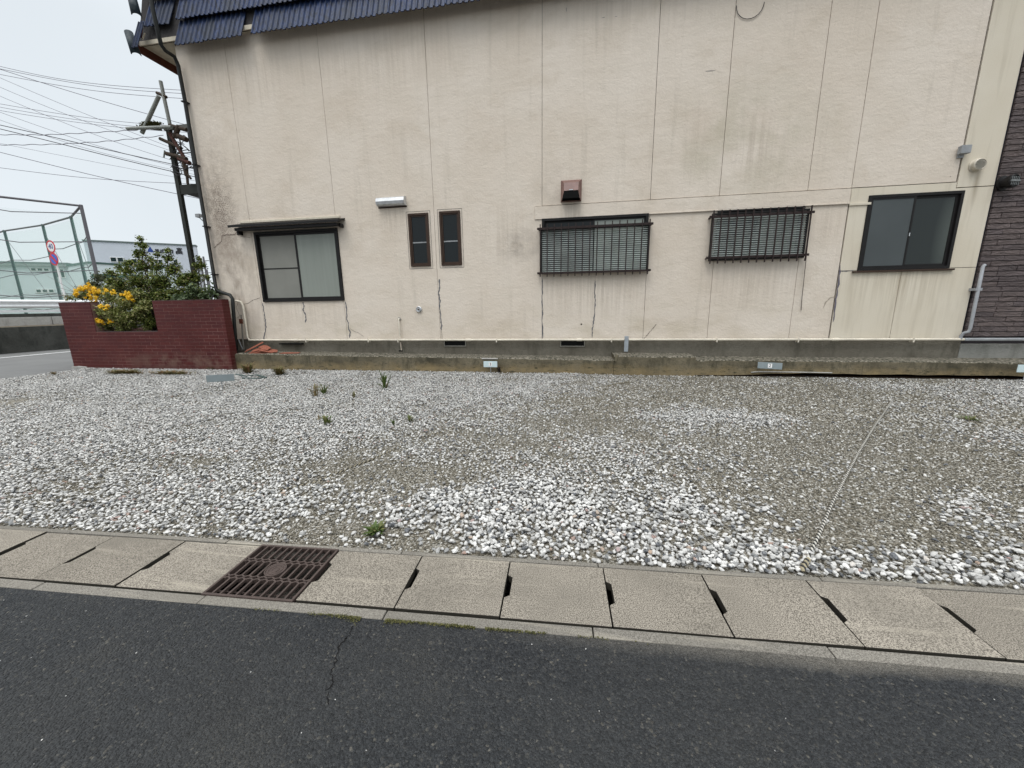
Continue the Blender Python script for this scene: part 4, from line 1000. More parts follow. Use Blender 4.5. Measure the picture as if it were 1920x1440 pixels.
lg = empty('concrete_ledge', (0, 0, 0)); tag(lg, 'low mossy concrete footing ledge running along the foot of the cream house', 'ledge')
ledge(-8.62, -4.55, .42, .375, parent=lg); ledge(-4.546, .84, .375, .325, parent=lg)
ledge(.846, 2.50, .412, .412, y0=8.405, parent=lg)
gapf = lambda x: .02 + .055 * min(1, max(0, (x - 3.2) / 1.2)) + .02 * (L1(x * 3, 2.2) - .5)
ledge(2.506, 5.6, .34, .335, bottom=gapf, parent=lg); ledge(5.604, 12.0, .335, .325, bottom=gapf, parent=lg)
MB().box(2.6, 12, 8.50, 8.9, -.3, .02).build('footing', simple('dark_recess', (.035, .022, .015), .95, .1), lg)  # dark block set back in the gap under the ledge
MB().bar((.86, 8.39, .30), (.90, 8.41, .44), .05, .05).build('broken_lump', LEDGE, lg)
mb = MB(); p = ony(918, 668, 8.41); mb.box(p[0] - .19, p[0] + .19, 8.405, 8.45, .318, .345); mb.build('mortar_patch', PALECON, lg, bevel=.012)
for L in ([(1408, 690), (1425, 689), (1500, 690), (1560, 691)],):
    MB().tube([ony(q[0], q[1] + 8, 8.40) for q in L], .012, 6).build('footing_edge', PALECON, lg)

# broken terracotta tiles on the ledge
def shard(x, y, z, L, wd, rot, lab, group):
    mb = MB(); n = 7
    pts = [(-L / 2, -wd / 2), (L * .1, -wd * .55), (L / 2, -wd * .3), (L * .42, wd * .4), (-L * .1, wd / 2), (-L * .48, wd * .35)]
    mb.prismz(pts, 0, .014); o = mb.build('tile_shard', TERRA, bevel=.002); o.location = (x, y, z); o.rotation_euler = rot
    tag(o, lab, 'tile shard', group)
GS = 'broken terracotta tiles lying on the ledge'
QL = iter(['lowest and longest broken terracotta tile at the bottom of the heap', 'second broken terracotta tile up from the bottom of the heap', 'middle broken terracotta tile of the heap beside the planter corner', 'broken terracotta tile just under the top of the heap', 'topmost small broken terracotta tile on the heap'])
for (a, L, wd, rot, dz, yy_) in ((492, .62, .22, (.05, .0, .1), 0, 8.60), (484, .50, .20, (.25, -.10, -.2), .03, 8.62), (505, .40, .20, (.3, .16, .4), .05, 8.63), (488, .42, .18, (.35, -.22, .2), .085, 8.64), (498, .32, .17, (.4, .25, -.3), .12, 8.65)):
    shard(float(ony(a, 656, yy_)[0]), yy_, .42 + dz, L, wd, rot, next(QL), GS)
shard(float(ony(478, 652, 8.70)[0]), 8.70, .56, .60, .12, (.5, -.42, .1), 'long terracotta tile leaning slantwise over the heap of broken tiles', GS)
shard(ony(545, 660, 8.62)[0], 8.62, .408, .50, .2, (0, 0, .05), 'single flat terracotta tile lying apart to the right of the heap', GS)

# ================================================================== BRICK PLANTER
pl = empty('brick_planter', (-11.1, 8.6, 0)); tag(pl, 'dark red glazed brick planter wall with a square notch, filled with shrubs', 'planter')
PX0, PX1, PY, PTOP, NX0, NX1, NZ = -13.66, -8.60, 8.30, 1.765, -12.62, -10.66, 1.005
TH_ = .20
def core():
    e = .012
    mb = MB()
    for a, b, c_, d in ((PX0 + e, PX1 - e, -.05, NZ - e), (PX0 + e, NX0 - e, NZ - e + .0005, PTOP - .004), (NX1 + e, PX1 - e, NZ - e + .0005, PTOP - .004)):
        mb.box(a, b, PY + e, PY + TH_, c_, d)
    return mb
for a, b, c_, d in ((PX0 + .012, PX1 - .012, -.05, NZ - .012), (PX0 + .012, NX0 - .012, NZ - .0115, PTOP - .004), (NX1 + .012, PX1 - .012, NZ - .0115, PTOP - .004)):
    o = MB().box(a, b, PY + .005, PY + TH_, c_, d).build('mortar', MORTAR); par(o, pl)
RH = .0862; BWD = .30; me_cache = {}
def brick(x0, x1, z0, z1, y=PY):
    L = round(x1 - x0, 2); k = (L, round(z1 - z0, 3))
    if k not in me_cache:
        e = .003; a, h_ = L / 2, k[1] / 2
        me_cache[k] = MB().add([(-a, .012, -h_), (a, .012, -h_), (a, .012, h_), (-a, .012, h_), (-a, 0.002, -h_), (a, 0.002, -h_), (a, 0.002, h_), (-a, 0.002, h_), (-a + e, 0, -h_ + e), (a - e, 0, -h_ + e), (a - e, 0, h_ - e), (-a + e, 0, h_ - e)],
            [(0, 1, 5, 4), (1, 2, 6, 5), (2, 3, 7, 6), (3, 0, 4, 7), (4, 5, 9, 8), (5, 6, 10, 9), (6, 7, 11, 10), (7, 4, 8, 11), (8, 9, 10, 11)]).mesh('brick', BRICK)
    o = inst('brick', me_cache[k], None, ((x0 + x1) / 2, y + random.uniform(-.0015, .0015), (z0 + z1) / 2), (0, 0, random.uniform(-.003, .003))); par(o, pl)
nbk = 0
for r in range(21):
    z0 = -.045 + r * RH; z1 = z0 + RH - .007
    z0_, z1_ = z0, min(z1, PTOP)
    if z1_ - z0_ < .02: continue
    spans = [(PX0, PX1)] if z0 < NZ - .05 else [(PX0, NX0), (NX1, PX1)]
    for a, b in spans:
        x = PX0 - (BWD / 2 if r % 2 else 0)
        while x < b:
            u0, u1 = max(x, a), min(x + BWD, b)
            if u1 - u0 > .03: brick(u0 + .003, u1 - .003, z0_, z1_); nbk += 1
            x += BWD
# return at the right end: real bricks joined (beyond the 300)
mb = MB()
for r in range(21):
    z0 = -.045 + r * RH; z1 = min(z0 + RH - .004, PTOP)
    if z1 - z0 < .02: continue
    ys = [PY + .005, PY + .10, PY + .20] if r % 2 else [PY + .005, PY + .20]
    for i in range(len(ys) - 1): mb.box(PX1 - .012, PX1, ys[i] + .002, ys[i + 1] - .002, z0, z1)
o = mb.build('end_bricks', BRICK); par(o, pl); o['kind'] = 'stuff'
o = MB().box(PX0 + .01, PX0 + TH_, PY + TH_ + .001, 11.0, -.05, 1.0).build('side_return', MORTAR); par(o, pl)
for a, b in ((PX0, NX0), (NX1, PX1)):
    o = MB().box(a + .001, b - .001, PY - .002, PY + TH_ + .002, PTOP - .0035, PTOP + .012).build('coping', simple('dark_coping', (.07, .03, .03), .7)); par(o, pl)
o = MB().box(NX0, NX1, PY + .0, PY + TH_, NZ - .0115, NZ - .004).build('coping', simple('dark_coping2', (.04, .025, .025), .7)); par(o, pl)
o = MB().box(PX0 + TH_, -9.47, PY + TH_ + .002, 11.5, -.2, .88).build('planting_soil', simple('dark_soil', (.012, .010, .008), .97, .05)); par(o, pl)
mb = MB().prism([(PX0 - .02, -.02), (PX0 + .5, -.02), (PX0 + .46, .05), (PX0 + .2, .07), (PX0, .05)], PY - .05, PY - .002); o = mb.build('broken_mortar', PALECON, bevel=.01); par(o, pl)

# ---------------------------------------------------------------- foliage
def leafmesh(name, C_, N_, size, mat, parent=None, elong=1.7, fold=.25, seed=0):
    """C_ centres, N_ leaf normals; two-triangle folded leaves"""
    g = np.random.default_rng(seed); n = len(C_)
    N_ = N_ / (np.linalg.norm(N_, axis=1, keepdims=True) + 1e-9)
    t = g.normal(size=(n, 3)); t -= N_ * (t * N_).sum(1, keepdims=True); t /= np.linalg.norm(t, axis=1, keepdims=True) + 1e-9
    b = np.cross(N_, t); s = (size * g.uniform(.6, 1.35, n))[:, None]
    v0 = C_ - t * s * elong / 2; v2 = C_ + t * s * elong / 2; v1 = C_ + b * s / 2 + N_ * s * fold; v3 = C_ - b * s / 2 + N_ * s * fold
    V = np.stack([v0, v1, v2, v3], 1).reshape(-1, 3)
    me = bpy.data.meshes.new(name); idx = np.arange(n) * 4
    F_ = np.stack([idx, idx + 1, idx + 2, idx, idx + 2, idx + 3], 1).reshape(-1, 3)
    me.vertices.add(len(V)); me.vertices.foreach_set('co', V.ravel())
    me.loops.add(F_.size); me.loops.foreach_set('vertex_index', F_.ravel().astype(np.int32))
    me.polygons.add(len(F_)); me.polygons.foreach_set('loop_start', (np.arange(len(F_)) * 3).astype(np.int32)); me.polygons.foreach_set('loop_total', np.full(len(F_), 3, np.int32))
    me.update(calc_edges=True)
    a = me.attributes.new('tint', 'FLOAT', 'POINT'); a.data.foreach_set('value', np.repeat(g.random(n), 4).astype(np.float32))
    me.materials.append(mat); o = bpy.data.objects.new(name, me); col.objects.link(o)
    if parent: par(o, parent)
    return o
def shrub(name, root, clusters, leaf, mat, n_per, label, cat, stems=14, group=None, seed=1, bushy=.55):
    """clusters: (x, y, z, r); stems grow from the root to the cluster centres; leaves sit on twigs inside each cluster"""
    g = np.random.default_rng(seed); e = empty(name, root); tag(e, label, cat, group)
    st = MB(); CC = []; NN = []
    for (x, y, z, r) in clusters:
        c_ = np.array([x, y, z]); base = np.array(root) + np.array([g.uniform(-.25, .25), g.uniform(-.1, .1), 0])
        mid = (base + c_) / 2 + g.uniform(-.08, .08, 3)
        st.tube([base, mid, c_], [.018, .012, .006], 5)
        ntw = max(10, int(n_per * r * r * 9))
        for k in range(ntw):
            d = g.normal(size=3); d[2] = d[2] * .8 + .12; d /= np.linalg.norm(d)
            tip = c_ + d * r * g.uniform(.3, 1.12); 
            m_ = int(g.integers(6, 13)); f_ = np.linspace(.35, 1, m_)[:, None]
            pts = c_ + (tip - c_) * f_ + g.normal(size=(m_, 3)) * leaf * .9
            CC.append(pts); nn = g.normal(size=(m_, 3)) * .7 + np.array([0, -.2, .8]); NN.append(nn)
            if k % 7 == 0: st.tube([c_, tip], [.005, .002], 3)
    s_ = st.build('stem', BARK); par(s_, e)
    leafmesh('foliage', np.concatenate(CC), np.concatenate(NN), leaf, mat, e, seed=seed)
    return e
def at8(px, py, y, r): p = ony(px, py, y); return (float(p[0]), float(p[1]), float(p[2]), r)
ysoil = .92
holly = shrub('evergreen_shrub', tuple(ony(300, 600, 9.1) * np.array([1, 1, 0]) + np.array([0, 0, ysoil])),
    [at8(265, 475, 9.1, .17), at8(268, 500, 9.1, .26), at8(240, 508, 9.0, .20), at8(262, 530, 9.0, .34), at8(316, 484, 9.2, .15), at8(322, 505, 9.2, .27), at8(300, 530, 9.0, .38),
     at8(345, 530, 9.1, .33), at8(362, 520, 9.2, .24), at8(372, 500, 9.2, .14), at8(330, 555, 8.9, .33), at8(370, 550, 9.0, .27), at8(283, 560, 8.9, .28), at8(382, 552, 9.1, .20), at8(228, 533, 9.0, .20), 
     at8(245, 560, 9.3, .35), at8(205, 527, 9.0, .14), at8(310, 552, 8.8, .2), at8(270, 590, 8.95, .3), at8(290, 575, 9.2, .4), at8(230, 590, 9.2, .4), at8(190, 590, 9.2, .35), at8(350, 570, 9.2, .35), at8(285, 605, 8.8, .2), at8(295, 500, 9.1, .15), at8(262, 458, 9.1, .07), at8(215, 515, 9.1, .12), at8(263, 448, 9.1, .05), at8(270, 462, 9.1, .08), at8(258, 480, 9.1, .09), at8(246, 492, 9.0, .08), at8(284, 488, 9.1, .09), at8(316, 470, 9.2, .05), at8(372, 486, 9.2, .07), at8(379, 498, 9.2, .08), at8(224, 502, 9, .07), at8(206, 512, 9, .08), at8(388, 520, 9.1, .08), at8(296, 478, 9.2, .06), at8(236, 494, 9, .05)], .038, LEAFD, 120, 'tall dark green evergreen shrub with pointed tops at the right of the planter', 'shrub', seed=3)
k1 = shrub('kerria_bush', tuple(ony(215, 610, 8.75) * np.array([1, 1, 0]) + np.array([0, 0, ysoil])),
    [at8(150, 556, 8.75, .15), at8(180, 548, 8.75, .22), at8(205, 560, 8.65, .26), at8(235, 568, 8.55, .28), at8(215, 590, 8.42, .26), at8(240, 595, 8.42, .22), at8(195, 585, 8.45, .2), at8(255, 555, 8.7, .24),
     at8(262, 580, 8.5, .2), at8(205, 545, 8.9, .24), at8(190, 610, 8.5, .17), at8(225, 612, 8.52, .18), at8(165, 558, 8.8, .17), at8(278, 570, 8.7, .2), at8(133, 560, 8.7, .1), at8(250, 610, 8.6, .15), at8(205, 612, 8.6, .16), at8(235, 618, 8.6, .14), at8(275, 612, 8.7, .16), at8(185, 618, 8.6, .12), at8(262, 598, 8.7, .2)],
    .038, LEAFK, 110, 'arching bush with clusters of orange yellow flowers spilling through the planter notch', 'bush', seed=5)
# flowers
g = np.random.default_rng(9); fc = []
for (a, b, n_, s_) in ((143, 549, 9, 7), (150, 543, 5, 5), (176, 540, 6, 6), (170, 546, 5, 5), (155, 541, 6, 6), (183, 546, 6, 7), (163, 537, 7, 8), (176, 570, 10, 7), (180, 562, 6, 6), (235, 552, 8, 8), (243, 557, 7, 6), (247, 562, 5, 4), (200, 577, 5, 6), (180, 602, 6, 5), (190, 604, 5, 5), (207, 602, 3, 4), (198, 546, 3, 6), (212, 548, 3, 5), (189, 575, 4, 4), (170, 555, 6, 8), (230, 566, 3, 7)):
    for k in range(int(n_ * 1.7)): fc.append(ony(a + g.normal() * s_ * .45, b + g.normal() * s_ * .38, 8.36 if b > 570 else 8.56 + g.uniform(-.1, .1)))
fc = np.array(fc)
P_ = []; Nn = []
for c_ in fc:
    for k in range(14): d = g.normal(size=3); d /= np.linalg.norm(d); P_.append(c_ + d * .026); Nn.append(d + np.array([0, -.5, .3]))
leafmesh('flower', np.array(P_), np.array(Nn), .036, PETAL, k1, elong=1.0, seed=4)
# bare twigs left of the bush
tw = MB()
for a, b, c_, d in ((152, 556, 88, 517), (150, 553, 122, 525), (160, 560, 65, 550), (155, 555, 105, 538), (170, 556, 98, 560)):
    p0, p1 = ony(a, b, 8.9), ony(c_, d, 8.9); m_ = (p0 + p1) / 2 + np.array([0, 0, .03]); tw.tube([p0, m_, p1], [.010, .006, .003], 4)
par(tw.build('twig', simple('grey_twig', (.12, .09, .08))), k1)
k2 = shrub('broadleaf_shrub', tuple(ony(385, 575, 8.8) * np.array([1, 1, 0]) + np.array([0, 0, ysoil])), [at8(330, 562, 8.62, .11), at8(352, 562, 8.62, .13), at8(385, 556, 8.7, .15), at8(400, 548, 8.85, .1), at8(365, 545, 8.7, .15)], .07, leafmat('broad_leaves', [(0, (.04, .06, .025)), (1, (.11, .15, .07))]), 40,
           'low shrub with broad grey green leaves at the right rear corner of the planter', 'shrub', seed=8)
k3 = shrub('background_bush', tuple(ony(215, 560, 9.9) * np.array([1, 1, 0]) + np.array([0, 0, ysoil])), [at8(190, 523, 9.9, .24), at8(175, 535, 9.9, .22), at8(215, 530, 9.9, .28), at8(160, 545, 9.8, .2), at8(230, 545, 10, .35), at8(290, 545, 10.3, .5), at8(340, 560, 10.3, .5)], .05,
           leafmat('olive_leaves', [(0, (.05, .065, .03)), (1, (.14, .15, .08))]), 60, 'olive green bush behind the yellow flowered bush at the rear of the planter', 'bush', seed=12)
par(MB().tube([ony(380, 567, 8.75), ony(436, 563, 8.75)], .02, 6).build('pipe_on_coping', PVC), pl)

# weeds
def weed(px, py, r, n, mat, label, up=.6, leaf=.03, group=None, name='weed', z=0.01, elong=3.2, wide=1, seed=0):
    p = onz(px, py, z); g = np.random.default_rng(seed + int(px)); e = empty(name, (p[0], p[1], 0)); tag(e, label, 'weed', group)
    C_ = []; N_ = []
    me_ = MB()
    for k in range(n):
        a = g.uniform(0, 6.283); rr_ = r * g.uniform(.4, 1); h_ = up * r * g.uniform(.3, 1.3)
        sp_ = .12 if wide < 1.8 else .42; base = np.array([p[0] + g.normal() * r * sp_ * wide, p[1] + g.normal() * r * .12, .005]); tip = base + np.array([math.cos(a) * rr_ * min(wide, 1.2), math.sin(a) * rr_, h_ + .01])
        w_ = leaf * g.uniform(.5, 1.1); s = np.array([-math.sin(a), math.cos(a), 0]) * w_ / 2; m_ = (base + tip) / 2 + np.array([0, 0, h_ * .35])
        i0 = len(me_.v); me_.add([base - s * .3, base + s * .3, m_ + s, m_ - s, tip], [(0, 1, 2, 3), (3, 2, 4)])
    o = me_.build('leaf', mat, fix=False); o['kind'] = 'stuff'
    nv = len(o.data.vertices); at_ = o.data.attributes.new('tint', 'FLOAT', 'POINT'); at_.data.foreach_set('value', np.repeat(g.random(nv // 5), 5).astype(np.float32))
    par(o, e); return e
GW = 'weeds growing in the gravel'
weed(704, 1000, .10, 60, WEED, 'flat dandelion rosette in the gravel behind the drain grate', .45, .026, GW)
weed(722, 729, .18, 22, WEED, 'upright bright weed nearest the house among the left weeds', 1.6, .035, GW)
weed(592, 744, .16, 26, DRYW, 'dark branching weed in the white gravel below the first window', 1.2, .022, GW)
weed(608, 738, .13, 18, WEED, 'small green weed touching the dark branching weed', 1.2, .03, GW)
weed(664, 745, .07, 14, DRYW, 'tiny dry sprig standing alone in the left gravel', 1.3, .014, GW)
weed(614, 795, .11, 26, WEED, 'leafy green weed at the left end of the middle row of weeds', .8, .024, GW)
weed(596, 790, .07, 12, DRYW, 'thin sprig just left of the leafy green weed', 1.2, .016, GW)
weed(768, 790, .09, 26, WEED, 'low spreading weed at the right end of the middle row of weeds', .7, .022, GW)
weed(738, 796, .06, 14, WEED, 'small weed left of the low spreading weed', 1.0, .016, GW)
weed(1820, 786, .14, 30, WEED, 'flat green weed in the gravel near the right edge', .15, .02, GW, wide=1.7)
weed(936, 699, .10, 30, simple('dead_weed', (.03, .02, .015)), 'dead black tuft at the ledge beside the number three sign', 1.3, .02, GW)
GP = 'weeds along the planter and ledge'
weed(235, 701, .26, 420, DRYW, 'long low dry weed patch at the foot of the planter, left one', .32, .02, GP, wide=2.0)
weed(322, 702, .26, 420, DRYW, 'long low dry weed patch at the foot of the planter, right one', .28, .02, GP, wide=2.1)
weed(525, 703, .21, 260, DRYW, 'round olive weed clump against the ledge under the first window', .7, .018, GP)
weed(102, 703, .12, 50, DRYW, 'small weed tuft at the corner of the lot by the side road', .6, .016, GP)
weed(466, 700, .26, 110, DRYW, 'dark weeds at the right corner of the planter beside the ledge', .8, .03, GP)
weed(398, 693, .2, 50, DRYW, 'thin weeds at the planter foot just behind the blank sign', .35, .016, GP, wide=1.4)
# moss line between kerb and asphalt
g = np.random.default_rng(21); Cm = []; Nm = []
for k in range(2600):
    u_ = g.choice([g.normal(-.98, .13), g.normal(-.45, .22), g.uniform(-1.7, .3)], p=[.42, .4, .18]); 
    if L1(u_ * 14 + 50, 2.0) < .45: continue
    w_ = .014 * math.exp(-((u_ + .98) / .12) ** 2) + .007
    q = gut(u_ + .07, V0 - abs(g.normal()) * w_ + .004, 0); Cm.append((q[0], q[1], .003 + abs(g.normal()) * .003)); Nm.append(g.normal(size=3) * .6 + np.array([0, 0, 1]))
mo = leafmesh('moss', np.array(Cm), np.array(Nm), .0055, MOSS, elong=1.1, seed=2); tag(mo, 'yellow green moss growing in the seam between kerb and asphalt', 'moss', kind='stuff')
# asphalt crack running from the kerb towards the viewer
cp = [onz(*q) for q in ((662, 1172), (655, 1192), (640, 1205), (632, 1225), (627, 1250), (622, 1262), (626, 1278), (612, 1300), (615, 1330))]
mb = MB(); vv = []
Qc = []
for i in range(len(cp) - 1):
    for k in range(5): Qc.append(cp[i] + (cp[i + 1] - cp[i]) * k / 5 + np.array([g.normal() * .004, g.normal() * .003, 0]))
for i, q in enumerate(Qc): w_ = g.uniform(.001, .0045); vv += [(q[0] - w_, q[1], .0012), (q[0] + w_, q[1], .0012)]
o = MB().add(vv, [(2 * i, 2 * i + 1, 2 * i + 3, 2 * i + 2) for i in range(len(Qc) - 1)]).build('asphalt_crack', DARK); o['kind'] = 'structure'

# loose grit on the asphalt and slabs
Xg = rng.uniform(-4.5, 3.2, 90); Yg = rng.uniform(.25, 1.48, 90) + .045 * Xg
sg = rng.uniform(.002, .0065, 90); Sg = np.stack([sg * 1.3, sg, sg * .6], 1)
stones_object('grit', Xg, Yg, sg * .25, Sg, rng.uniform(.4, .95, 90), STONE, 1, 'scattered white grit lying on the dark asphalt', 'grit', 120)

# ================================================================== ROPES and NUMBER SIGNS in the lot
def rope(name, pts, r, mats, pitch, label, group):
    pts = [np.array(p) for p in pts]; P_ = []
    for i in range(len(pts) - 1):
        n = max(2, int(np.linalg.norm(pts[i + 1] - pts[i]) / .008))
        for k in range(n): P_.append(pts[i] + (pts[i + 1] - pts[i]) * k / n)
    P_.append(pts[-1]); P_ = np.array(P_)
    for _ in range(30): P_[1:-1] = (P_[:-2] + 2 * P_[1:-1] + P_[2:]) / 4
    s = np.concatenate([[0], np.cumsum(np.linalg.norm(np.diff(P_, axis=0), axis=1))])
    P_[:, 0] += .006 * np.sin(s * 1.9) + .002 * np.sin(s * 7); P_[:, 2] += .004 * np.sin(s * 7)
    T = np.gradient(P_, axis=0); T /= np.linalg.norm(T, axis=1, keepdims=True)
    A = np.cross(T, np.array([0, 0, 1.0])); A /= np.linalg.norm(A, axis=1, keepdims=True); B = np.cross(A, T)
    e = empty(name, tuple(P_[0] * np.array([1, 1, 0]))); tag(e, label, 'rope', group)
    ns = len(mats)
    for j, mt in enumerate(mats):
        ph = 2 * math.pi * j / ns; a = s / pitch * 2 * math.pi + ph
        Q = P_ + A * (np.cos(a) * r * .5)[:, None] + B * (np.sin(a) * r * .5)[:, None]
        o = MB().tube([tuple(q) for q in Q[::1]], r * .62, 6).build('strand', mt, fix=False); par(o, e)
        if j: o['label'] = 'black strand' if mt is ROPEB else 'faded strand'
    return e
GR = 'marking ropes stretched over the gravel'
rp = [onz(*q, .020) for q in ((1507, 1058), (1530, 1012), (1560, 940), (1600, 868), (1640, 797), (1675, 748), (1693, 727))]
rope('rope', rp[:-1], .0095, [ROPEW, ROPEB], .045, 'black and white twisted rope stretched from the kerb towards the brown house', GR)
e2 = rope('rope', [onz(*q, .034) for q in ((1503, 1070), (1509, 1058), (1514, 1050))], .016, [ROPEY, ROPEB], .04, 'short frayed yellow and black rope end knotted by the kerb', GR)
rope('rope', [onz(*q, .006) for q in ((415, 942), (500, 925), (590, 903), (700, 860), (780, 823), (860, 802), (920, 790))], .0065, [ROPEY, ROPEB], .05, 'faded rope half buried in the middle of the gravel', GR)
rope('rope', [onz(*q, .012) for q in ((-40, 774), (60, 778), (130, 780), (190, 783))], .010, [ROPEY, ROPEB], .05, 'faded rope half buried at the far left of the gravel', GR)
rope('rope', [onz(*q, .008) for q in ((1010, 748), (1090, 732), (1180, 716))], .010, [ROPEY, ROPEB], .05, 'faded rope half buried in the gravel in front of the raised ledge segment', GR)
def text_mesh(txt, size, mat, name='numeral', depth=.002):
    cu = bpy.data.curves.new(name, 'FONT'); cu.body = txt; cu.size = size; cu.align_x = 'CENTER'; cu.align_y = 'CENTER'; cu.extrude = depth
    t = bpy.data.objects.new(name, cu); col.objects.link(t); bpy.context.view_layer.update()
    me = bpy.data.meshes.new_from_object(t.evaluated_get(bpy.context.evaluated_depsgraph_get())); bpy.data.objects.remove(t)
    me.materials.clear(); me.materials.append(mat); o = bpy.data.objects.new(name, me); col.objects.link(o); return o
def number_sign(x, y, z, w_, h_, rz, roll, mat, num, label, stake=None, pitch=0):
    e = empty('number_sign', (x, y, 0), rz); tag(e, label, 'sign', 'small parking number signs')
    o = MB().box(-w_ / 2, w_ / 2, -.006, .006, -h_ / 2, h_ / 2).build('plate', mat, e, bevel=.002); o.location.z = z; o.rotation_euler = (pitch, roll, 0)
    if stake: MB().bar((0, .0135, -.05), (0, .0135, z), .012, .012).build('stake', PVCG, e)
    if num:
        s = MB().box(-.036, .036, -.0085, -.0065, -.042, .042).build('number_tag', WHITE, o)
        t = text_mesh(num, .085, INK); t.parent = s; t.rotation_euler = (math.pi / 2, 0, 0); t.location = (0, -.0095, 0); t.scale = (1, 1, .4)
    return e
p = ony(919.5, 683, 8.32); number_sign(p[0], 8.32, p[2] + .002, .315, .135, 0, 0, PALEG, '3', 'pale blue number three sign on a thin stake before the ledge', True)
p = ony(1443.5, 685.5, 8.28); number_sign(p[0], 8.28, p[2] - .002, .43, .13, -.12, .035, GREYG, '2', 'grey number two sign tilted against the concrete ledge', False, -.15)
p = ony(1926, 691, 8.28); number_sign(p[0], 8.28, p[2], .30, .14, 0, .0, PALEG, None, 'pale sign cut off by the right edge before the ledge', True)
p = onz(417, 730, 0); q_ = ony(417, 709, p[1]); number_sign(p[0], p[1], q_[2], .46, .135, .45, 0, GREYG, None, 'blank grey sign on a stake in the gravel by the planter', True)
MB().box(p[0] - .003 - .005, p[0] + .003 - .005, p[1] - .011, p[1] - .0095, q_[2] - .06, q_[2] + .06)
# flattened green hose and dark scrap by the ledge
hs = MB().tube([onz(*q, .03) for q in ((443, 702), (462, 706), (480, 703), (500, 708), (478, 710), (455, 709))], .022, 6).build('hose_scrap', simple('dull_green_hose', (.04, .065, .06))); tag(hs, 'crumpled dull green hose lying by the ledge right of the blank sign', 'hose')

# ================================================================== STEEL BALCONY on the left side of the house
bc = empty('steel_balcony', (-11, 11, 0)); tag(bc, 'dark steel balcony frame with rusty tangled ironwork beyond the left corner of the house', 'balcony')
BY = 10.6
xb0 = float(ony(352, 440, BY)[0])
def bpart(mb, name, mat=STEELG): o = mb.build(name, mat); par(o, bc); return o
zt = float(ony(313, 245, BY)[2]); zb = float(ony(345, 356, BY)[2])
bpart(MB().box(xb0 - .07, xb0 + .05, BY - .05, BY + .05, 0, zt), 'post')
bpart(MB().box(xb0 + .10, xb0 + .19, BY + .5, BY + .6, 0, zt), 'post')
bpart(MB().box(xb0 + .051, -9.47, BY - .04, BY + .04, zb - .13, zb + .13), 'beam'); bpart(MB().box(xb0 + .051, -9.47, BY + 1.6, BY + 1.7, zb - .12, zb + .10), 'beam')
bpart(MB().box(xb0 - .05, -9.47, BY + .041, BY + 1.59, zb - .06, zb - .02), 'deck', simple('deck_dark', (.03, .03, .03)))
for i, xx in enumerate(np.linspace(xb0 + .30, -9.6, 7)): bpart(MB().box(xx - .012, xx + .012, BY - .012, BY + .012, zb + .131, zt - .1), 'rail_bar')
for zz in (zb + .55, zb + .95): bpart(MB().box(xb0 + .051, -9.47, BY - .052, BY - .041, zz, zz + .025), 'rail')
bpart(MB().box(xb0 - .15, -9.47, BY - .04, BY + .04, zt + .001, zt + .10), 'top_rail', simple('weathered_rail', (.10, .10, .09)))
PG = simple('weathered_pipe', (.24, .25, .23), .6, .4)
def seg(a, b, r, name='pipe', mat=PG, dy=0): bpart(MB().tube([ony(*a, BY - .1 + dy), ony(*b, BY - .1 + dy)], r, 8), name, mat)
seg((301, 152), (320, 240), .045); seg((298, 180), (266, 250), .05, dy=-.08); seg((238, 241), (322, 238), .045, dy=-.16)
seg((262, 238), (302, 243), .035, mat=simple('clamp', (.14, .13, .11)), name='clamp'); seg((294, 174), (312, 182), .04, name='clamp', mat=BARK)
RUST = simple('rust', (.075, .035, .028), .85, .2)
for a, b, r, mt in (((318, 250), (348, 300), .05, RUST), ((300, 260), (340, 278), .045, BARK), ((312, 288), (350, 298), .055, BARK), ((336, 236), (327, 258), .06, BARK), ((343, 300), (350, 330), .05, BARK), ((335, 298), (356, 306), .06, RUST), ((350, 310), (352, 345), .035, BARK), ((309, 282), (307, 296), .02, PG), ((318, 235), (350, 244), .05, BARK), ((333, 255), (350, 262), .07, BARK), ((345, 318), (358, 335), .03, BARK)):
    seg(a, b, r, 'rusty_bar', mt, -.05)
g = np.random.default_rng(5)
for k in range(9):
    a0 = (335 + g.uniform(-8, 15), 275 + g.uniform(-15, 45)); P_ = [ony(a0[0] + 7 * math.cos(t_ + k) * (1 + .2 * k % 2), a0[1] + 9 * math.sin(t_ * 1.2), BY - .2 + .02 * k) for t_ in np.linspace(0, 4.6, 9)]
    bpart(MB().tube(P_, .012, 4), 'loose_cable', CABLE)
C_ = np.array([ony(283 + g.normal() * 8, 233 + g.normal() * 2.2, BY - .2) for _ in range(900)]); bpart_ = leafmesh('moss_clump', C_, g.normal(size=(900, 3)), .035, leafmat('dark_moss', [(0, (.03, .03, .01)), (1, (.09, .085, .03))]), bc); bpart_['kind'] = 'stuff'

